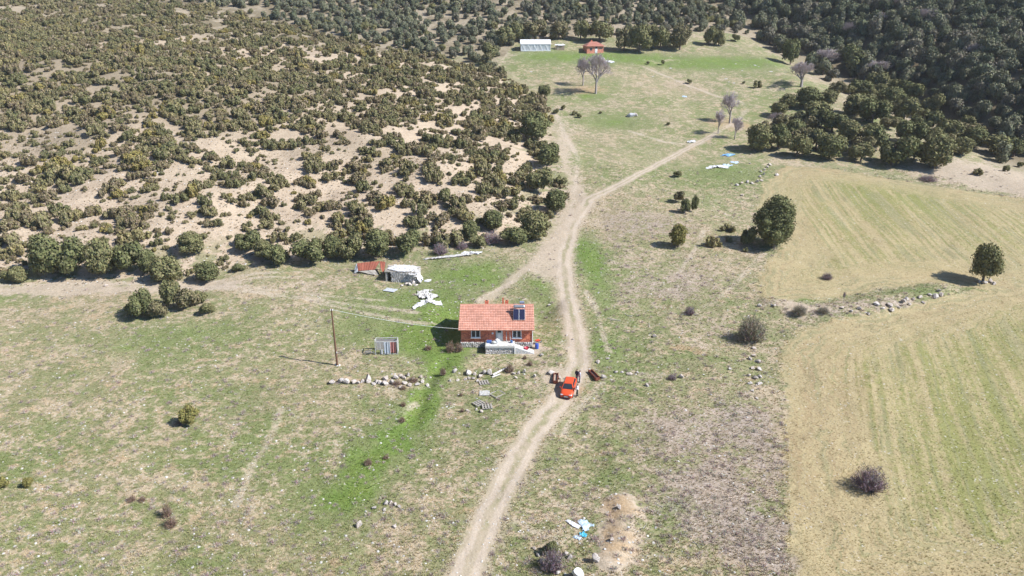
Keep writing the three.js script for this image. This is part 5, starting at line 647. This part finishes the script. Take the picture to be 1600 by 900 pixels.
// ------------------------------------------------------------------ far buildings
{ const p = [8.57, -277.84], t = thing('greenhouse', 'long white gabled greenhouse at the far end of the meadow', 'greenhouse'); t.position.copy(v3(p[0], p[1])); t.rotation.y = 0.04; t.scale.y = 1.15; const w = 10.8, d = 5, h = 2.1, film = std([0.76, 0.76, 0.76], 0.6);
  part('wall', bx(w, h + 0.6, d, 0, h / 2 - 0.3, -d / 2), std([0.56, 0.57, 0.58], 0.6), t);
  const s = new THREE.Shape([new THREE.Vector2(-d / 2 - 0.15, -0.05), new THREE.Vector2(d / 2 + 0.15, -0.05), new THREE.Vector2(d / 2, 0.25), new THREE.Vector2(0, 1.35), new THREE.Vector2(-d / 2, 0.25)]); part('roof', new THREE.ExtrudeGeometry(s, { depth: w + 0.3, bevelEnabled: false }).rotateY(Math.PI / 2).translate(-w / 2 - 0.15, h, -d / 2), film, t);
  for (let i = 0; i <= 9; i++) part('rib', bx(0.12, h, 0.06, -w / 2 + 0.08 + i * (w - 0.16) / 9, h / 2, 0.04), film, t); for (let i = 0; i < 5; i++) part('film_strip', strip([-w / 2 + 0.6 + i * 2.1, h * 0.9, 0.05], [-w / 2 + 1.7 + i * 2.1, 0.15, 0.05], 0.45, 0.03), film, t); part('sill_film', bx(w, 0.3, 0.1, 0, 0.15, 0.09), film, t); part('door', bx(0.05, 1.8, 1, -w / 2 - 0.03, 0.9, -d / 2), greySheet, t); }
{ const p = [17.48, -279.68], t = thing('shed', 'small shed under white sheeting between greenhouse and far brick house', 'shed'); t.position.copy(v3(p[0], p[1])); part('wall', bx(3.2, 1.9, 2.2, 0, 0.7, -1.1), std([0.36, 0.27, 0.2], 0.9), t); const r = part('roof_sheet', crumpled(20, 16, 4.2, 3.4, 0.5, 71, 0.12), plastic, t); r.position.set(0, 1.68, -1.2); r.rotation.x = 0.15; part('door', bx(0.8, 1.4, 0.05, -0.7, 0.7, 0.03), wood, t); }
{ const p = [30.08, -277.37], t = thing('hip_roof_house', 'small far brick house with red hipped roof beside dark trees', 'house'); t.position.copy(v3(p[0], p[1])); t.rotation.y = 0.2; const w = 6.2, d = 5, h = 2.5;
  const wl = part('wall', wallGeo(w, h + 1.2, d), pinkBrick, t); wl.position.set(0, h / 2 - 0.6, -d / 2);
  const hw = w / 2 + 0.5, hd = d / 2 + 0.5, pts = [[-hw, 0, hd], [hw, 0, hd], [hw, 0, -hd], [-hw, 0, -hd], [-1.3, 1.5, 0], [1.3, 1.5, 0]], f = [[0, 1, 5], [0, 5, 4], [1, 2, 5], [2, 3, 4], [2, 4, 5], [3, 0, 4], [0, 3, 2], [0, 2, 1]], g = new THREE.BufferGeometry(); g.setAttribute('position', new THREE.Float32BufferAttribute(f.flat().flatMap((i) => pts[i]), 3)); g.computeVertexNormals(); const roof = part('roof', g, std([0.46, 0.21, 0.155], 0.85), t); roof.position.set(0, h, -d / 2);
  for (let i = 1; i < 7; i++) part('tile_course', join([strip([-hw + (hw - 1.3) * i / 7, 1.5 * i / 7 + 0.03, hd * (1 - i / 7)], [hw - (hw - 1.3) * i / 7, 1.5 * i / 7 + 0.03, hd * (1 - i / 7)], 0.06, 0.12)]), std([0.42, 0.14, 0.1], 0.85), roof);
  for (const [x, y, ww, hh] of [[-1.6, 1.5, 0.8, 0.9], [2.1, 1.75, 1.1, 0.35]]) { const q = part('window', bx(ww, hh, 0.06, x, y, 0.02), glass, t); part('frame', join([bx(ww + 0.1, 0.07, 0.08, x, y + hh / 2, 0.03), bx(ww + 0.1, 0.07, 0.08, x, y - hh / 2, 0.03)]), wood, q); } part('door', bx(0.9, 2.0, 0.06, 0.35, 1.0, 0.02), white, t); part('door_light', bx(0.8, 0.7, 0.06, 0.35, 2.0, 0.032), glass, t); part('chimney', wallGeo(0.5, 1, 0.5), brick, roof).position.set(-0.6, 1.5, -0.5); }
// ------------------------------------------------------------------ the car
{
  const paint = new THREE.MeshPhysicalMaterial({ color: new THREE.Color().setRGB(0.68, 0.075, 0.015), roughness: 0.45, clearcoat: 0.6, clearcoatRoughness: 0.12 }), rubber = std([0.02, 0.02, 0.02], 0.8), black = std([0.015, 0.015, 0.017], 0.5);
  const t = thing('car', 'orange-red hatchback car parked on the dirt track facing the viewer', 'car'), front = [6.9, -83.23]; t.rotation.y = -0.24; t.scale.setScalar(0.97); const ax = Math.sin(-0.24), az = Math.cos(-0.24), cx = front[0] - ax * 2.05, cz = front[1] - az * 2.05; t.position.set(cx, H(cx, cz) + 0.02, cz); t.rotation.order = 'YXZ'; t.rotation.x = -Math.atan2(H(cx + ax, cz + az) - H(cx - ax, cz - az), 2);
  const st = [[2.06, 0.62, 0.34, 0.55, 0.6], [1.98, 0.76, 0.24, 0.66, 0.72], [1.7, 0.84, 0.2, 0.78, 0.86], [1.2, 0.88, 0.19, 0.87, 0.96], [0.6, 0.88, 0.19, 0.92, 0.99], [-0.6, 0.88, 0.19, 0.94, 0.99], [-1.5, 0.87, 0.2, 0.95, 1.0], [-1.88, 0.82, 0.24, 0.94, 0.98], [-2.0, 0.7, 0.34, 0.86, 0.88]], ring = (s) => { const [z, w, yb, ys, yt] = s; return [[-w * 0.9, yb], [-w, yb + 0.14], [-w * 1.0, (yb + ys) / 2 + 0.06], [-w * 0.95, ys], [-w * 0.6, yt], [0, yt + 0.015], [w * 0.6, yt], [w * 0.95, ys], [w, (yb + ys) / 2 + 0.06], [w, yb + 0.14], [w * 0.9, yb]].map(([x, y]) => [x, y, z]); };
  const pos = [], idx = [], n = 11; st.forEach((s) => ring(s).forEach((p) => pos.push(...p))); for (let i = 0; i < st.length - 1; i++) for (let k = 0; k < n; k++) { const a = i * n + k, b = i * n + (k + 1) % n, c = a + n, d = b + n; idx.push(a, c, b, b, c, d); } for (let k = 1; k < n - 1; k++) { idx.push(0, k, k + 1); const o = (st.length - 1) * n; idx.push(o, o + k + 1, o + k); }
  const body = new THREE.BufferGeometry(); body.setAttribute('position', new THREE.Float32BufferAttribute(pos, 3)); body.setIndex(idx); body.computeVertexNormals(); part('body', body, paint, t);
  const cab = [[-0.8, 0.95, 1.05], [0.8, 0.95, 1.05], [0.8, 0.96, -1.85], [-0.8, 0.96, -1.85], [-0.57, 1.42, 0.25], [0.57, 1.42, 0.25], [0.55, 1.43, -1.35], [-0.55, 1.43, -1.35]], cf = [[0, 1, 5, 4], [1, 2, 6, 5], [2, 3, 7, 6], [3, 0, 4, 7], [4, 5, 6, 7]], cp = []; for (const q of cf) for (const k of [0, 1, 2, 0, 2, 3]) cp.push(...cab[q[k]]); const cg = new THREE.BufferGeometry(); cg.setAttribute('position', new THREE.Float32BufferAttribute(cp, 3)); cg.computeVertexNormals(); part('cabin', cg, paint, t); part('roof', rb(1.1, 0.09, 1.6, 0.045, 0, 1.43, -0.56), paint, t);
  const pane = (name, q, u0, u1, v0, v1) => { const A = q.map((k) => new THREE.Vector3(...cab[k])), P = (u, v) => A[0].clone().lerp(A[1], u).lerp(A[3].clone().lerp(A[2], u), v), nn = A[1].clone().sub(A[0]).cross(A[3].clone().sub(A[0])).normalize().multiplyScalar(0.012), c = [P(u0, v0), P(u1, v0), P(u1, v1), P(u0, v1)].map((v) => v.add(nn)), g = new THREE.BufferGeometry(); g.setAttribute('position', new THREE.Float32BufferAttribute([0, 1, 2, 0, 2, 3].flatMap((k) => c[k].toArray()), 3)); g.computeVertexNormals(); part(name, g, glass, t); };
  pane('windscreen', cf[0], 0.05, 0.95, 0.08, 0.94); pane('rear_window', cf[2], 0.1, 0.9, 0.15, 0.9); for (const q of [cf[1], [3, 0, 4, 7]]) { pane('side_window', q, q === cf[1] ? 0.14 : 0.08, q === cf[1] ? 0.48 : 0.5, 0.15, 0.88); pane('side_window', q, q === cf[1] ? 0.52 : 0.54, q === cf[1] ? 0.92 : 0.86, 0.15, 0.88); }
  for (const [x, z] of [[-0.8, 1.3], [0.8, 1.3], [-0.8, -1.25], [0.8, -1.25]]) { const wh = part('wheel', new THREE.TorusGeometry(0.23, 0.085, 10, 22).rotateY(Math.PI / 2).translate(x, 0.3, z), rubber, t); part('rim', new THREE.CylinderGeometry(0.19, 0.19, 0.14, 14).rotateZ(Math.PI / 2).translate(x * 1.05, 0.3, z), steel, wh); }
  for (const s of [-1, 1]) { part('headlight', rb(0.36, 0.14, 0.16, 0.04, s * 0.56, 0.67, 1.93), std([0.6, 0.62, 0.66], 0.15), t); part('tail_light', rb(0.22, 0.24, 0.1, 0.03, s * 0.66, 0.82, -1.93), std([0.3, 0.02, 0.02], 0.3), t); const mi = part('mirror', rb(0.2, 0.13, 0.1, 0.03, s * 0.97, 1.0, 0.72), paint, t); part('arm', bx(0.1, 0.05, 0.05, s * 0.86, 0.98, 0.72), black, mi); for (const z of [0.1, -0.85]) part('door_handle', bx(0.03, 0.03, 0.16, s * 0.885, 0.82, z), black, t); part('wiper', strip([s * 0.3 - 0.25, 1.0, 1.0], [s * 0.3 + 0.2, 1.05, 0.93], 0.02, 0.02), black, t); }
  part('grille', rb(0.9, 0.1, 0.06, 0.02, 0, 0.6, 2.06), black, t); part('lower_grille', rb(1.1, 0.12, 0.06, 0.02, 0, 0.37, 2.06), black, t); part('number_plate', bx(0.52, 0.12, 0.02, 0, 0.48, 2.1), white, t);
}
// ------------------------------------------------------------------ three people beside the car
function field(bones, center, half, res, k = 0.05) {  // bones: [x, y, z, r, x, y, z, r] tapered capsules joined with a smooth minimum
  const mc = new MarchingCubes(res, undefined, false, false, 60000); mc.isolation = 0; const F = mc.field, h = res / 2;
  for (let kz = 0, o = 0; kz < res; kz++) for (let j = 0; j < res; j++) for (let i = 0; i < res; i++, o++) {
    const x = center[0] + (i - h) / h * half, y = center[1] + (j - h) / h * half, z = center[2] + (kz - h) / h * half; let d = 1;
    for (const b of bones) { const vx = b[4] - b[0], vy = b[5] - b[1], vz = b[6] - b[2], l = vx * vx + vy * vy + vz * vz; let t = l > 0 ? ((x - b[0]) * vx + (y - b[1]) * vy + (z - b[2]) * vz) / l : 0; t = t < 0 ? 0 : t > 1 ? 1 : t; const q = Math.hypot(x - b[0] - vx * t, y - b[1] - vy * t, z - b[2] - vz * t) - b[3] - (b[7] - b[3]) * t; const e = Math.max(k - Math.abs(d - q), 0) / k; d = Math.min(d, q) - e * e * k * 0.25; }
    F[o] = -d;
  }
  mc.update(); const n = mc.count, g = new THREE.BufferGeometry(), p = new Float32Array(n * 3); for (let i = 0; i < n; i++) for (let c = 0; c < 3; c++) p[i * 3 + c] = center[c] + mc.positionArray[i * 3 + c] * half;
  g.setAttribute('position', new THREE.BufferAttribute(p, 3)); g.setAttribute('normal', new THREE.BufferAttribute(mc.normalArray.slice(0, n * 3), 3)); return g;
}
function person(p, turn, label, { shirt, trousers, hair, arms, stride = 0.06, tall = 1, skin = [0.5, 0.3, 0.21] }) {
  const t = thing('person', label, 'person'); t.position.copy(v3(p[0], p[1], 0.01)); t.rotation.y = turn; t.scale.setScalar(tall);
  const leg = (s) => [[s * 0.09, 0.92, 0, 0.085, s * 0.1, 0.5, s * stride * 0.6 + 0.02, 0.058], [s * 0.1, 0.5, s * stride * 0.6 + 0.02, 0.056, s * 0.105, 0.09, s * stride, 0.038]];
  const arm = (s, a) => [[s * 0.18, 1.42, 0, 0.052, ...a[0], 0.042], [...a[0], 0.04, ...a[1], 0.028]];
  const A = arms, torso = [[0, 0.95, 0, 0.135, 0, 1.2, 0.01, 0.13], [-0.06, 1.2, 0.01, 0.125, -0.08, 1.38, 0, 0.11], [0.06, 1.2, 0.01, 0.125, 0.08, 1.38, 0, 0.11], [-0.16, 1.42, 0, 0.055, 0.16, 1.42, 0, 0.055]], legs = [...leg(-1), ...leg(1)], armsB = [...arm(-1, A[0]), ...arm(1, A[1])];
  const feet = [-1, 1].map((s) => [s * 0.105, 0.05, s * stride - 0.03, 0.045, s * 0.115, 0.04, s * stride + 0.15, 0.036]);
  const grow = (l, d) => l.map((b) => [b[0], b[1], b[2], b[3] + d, b[4], b[5], b[6], b[7] + d]);
  const bodyG = field([...torso, ...legs, ...feet, ...armsB, [0, 1.42, 0, 0.06, 0, 1.56, 0.01, 0.052]], [0, 0.85, 0], 0.95, 84);
  const headG = field([[0, 1.66, 0.0, 0.088, 0, 1.61, 0.03, 0.07], [0, 1.57, 0.045, 0.045, 0, 1.56, 0.06, 0.035], [0, 1.64, 0.1, 0.012, 0, 1.61, 0.117, 0.014], [-0.088, 1.63, 0, 0.014, -0.092, 1.6, 0, 0.012], [0.088, 1.63, 0, 0.014, 0.092, 1.6, 0, 0.012], [0, 1.5, 0, 0.05, 0, 1.58, 0, 0.05]], [0, 1.63, 0.01], 0.16, 44, 0.03);
  const hands = A.map((a, i) => { const s = i ? 1 : -1, w = new THREE.Vector3(...a[1]), e = new THREE.Vector3(...a[0]), d = w.clone().sub(e).normalize(), side = new THREE.Vector3(0, 0, 1).cross(d).normalize(), fw = new THREE.Vector3().crossVectors(d, side).normalize(), P = (u, v, q) => w.clone().addScaledVector(d, u).addScaledVector(fw, v).addScaledVector(side, q), b = []; b.push([...w.toArray(), 0.026, ...P(0.08, 0, 0).toArray(), 0.028]); [[-0.03, 0.06], [-0.01, 0.078], [0.012, 0.072], [0.032, 0.055]].forEach(([v, l]) => { b.push([...P(0.085, v, 0).toArray(), 0.0095, ...P(0.085 + l * 0.6, v * 1.15, 0.008).toArray(), 0.009]); b.push([...P(0.085 + l * 0.6, v * 1.15, 0.008).toArray(), 0.009, ...P(0.085 + l, v * 1.2, 0.03).toArray(), 0.008]); }); b.push([...P(0.03, -0.025, 0).toArray(), 0.012, ...P(0.075, -0.06, 0.012).toArray(), 0.01]); return field(b, P(0.07, 0, 0).toArray(), 0.11, 44, 0.012); });
  part('body', mergeGeometries([bodyG, headG, ...hands]), std(skin, 0.6), t);
  part('shirt', field(grow([...torso, ...arm(-1, A[0]).slice(0, 1), ...arm(1, A[1]).slice(0, 1), ...[0, 1].map((i) => { const a = A[i]; return [...a[0], 0.042, ...a[1].map((v, c) => lerp(a[0][c], v, 0.8)), 0.034]; })], 0.016), [0, 1.15, 0], 0.62, 60), std(shirt, 0.9), t);
  part('trousers', field(grow([[0, 0.96, 0, 0.125, 0, 0.9, 0, 0.13], ...legs], 0.02), [0, 0.52, 0], 0.62, 60), std(trousers, 0.9), t);
  for (const f of feet) part('shoe', field(grow([f], 0.012), [f[0], 0.06, f[2] + 0.08], 0.18, 24), std([0.05, 0.045, 0.04], 0.7), t);
  part('hair', field([[0, 1.69, -0.025, 0.088, 0, 1.64, -0.05, 0.075], [0, 1.715, 0.02, 0.072, 0, 1.72, 0.03, 0.06]], [0, 1.67, -0.01], 0.17, 36, 0.03), std(hair, 0.8), t);
  for (const s of [-1, 1]) part('eye', new THREE.SphereGeometry(0.012, 8, 6).translate(s * 0.034, 1.645, 0.083), dark, t);
  return t;
}
const rest = [[[-0.26, 1.15, -0.02], [-0.25, 0.9, 0.08]], [[0.26, 1.15, -0.02], [0.25, 0.9, 0.08]]], bent = [[[-0.25, 1.16, 0.02], [-0.12, 1.1, 0.24]], [[0.25, 1.16, 0.0], [0.22, 0.92, 0.14]]], reach = [[[-0.24, 1.2, 0.12], [-0.18, 1.12, 0.36]], [[0.25, 1.18, 0.08], [0.2, 1.05, 0.3]]];
person([8.64, -87.45], -0.7, 'person in dark jacket and grey trousers, standing behind the car', { shirt: [0.05, 0.045, 0.06], trousers: [0.22, 0.23, 0.26], hair: [0.03, 0.02, 0.015], arms: bent });
person([8.99, -87.13], -1.3, 'person in pale shirt and blue jeans, standing at the rear of the car', { shirt: [0.62, 0.62, 0.68], trousers: [0.05, 0.09, 0.17], hair: [0.16, 0.08, 0.05], arms: rest });
person([8.44, -84.06], -1.7, 'person in white shirt and dark trousers beside the car\'s side door', { shirt: [0.78, 0.74, 0.74], trousers: [0.05, 0.055, 0.045], hair: [0.2, 0.11, 0.08], arms: reach, stride: 0.09 });

renderer.render(scene, camera);
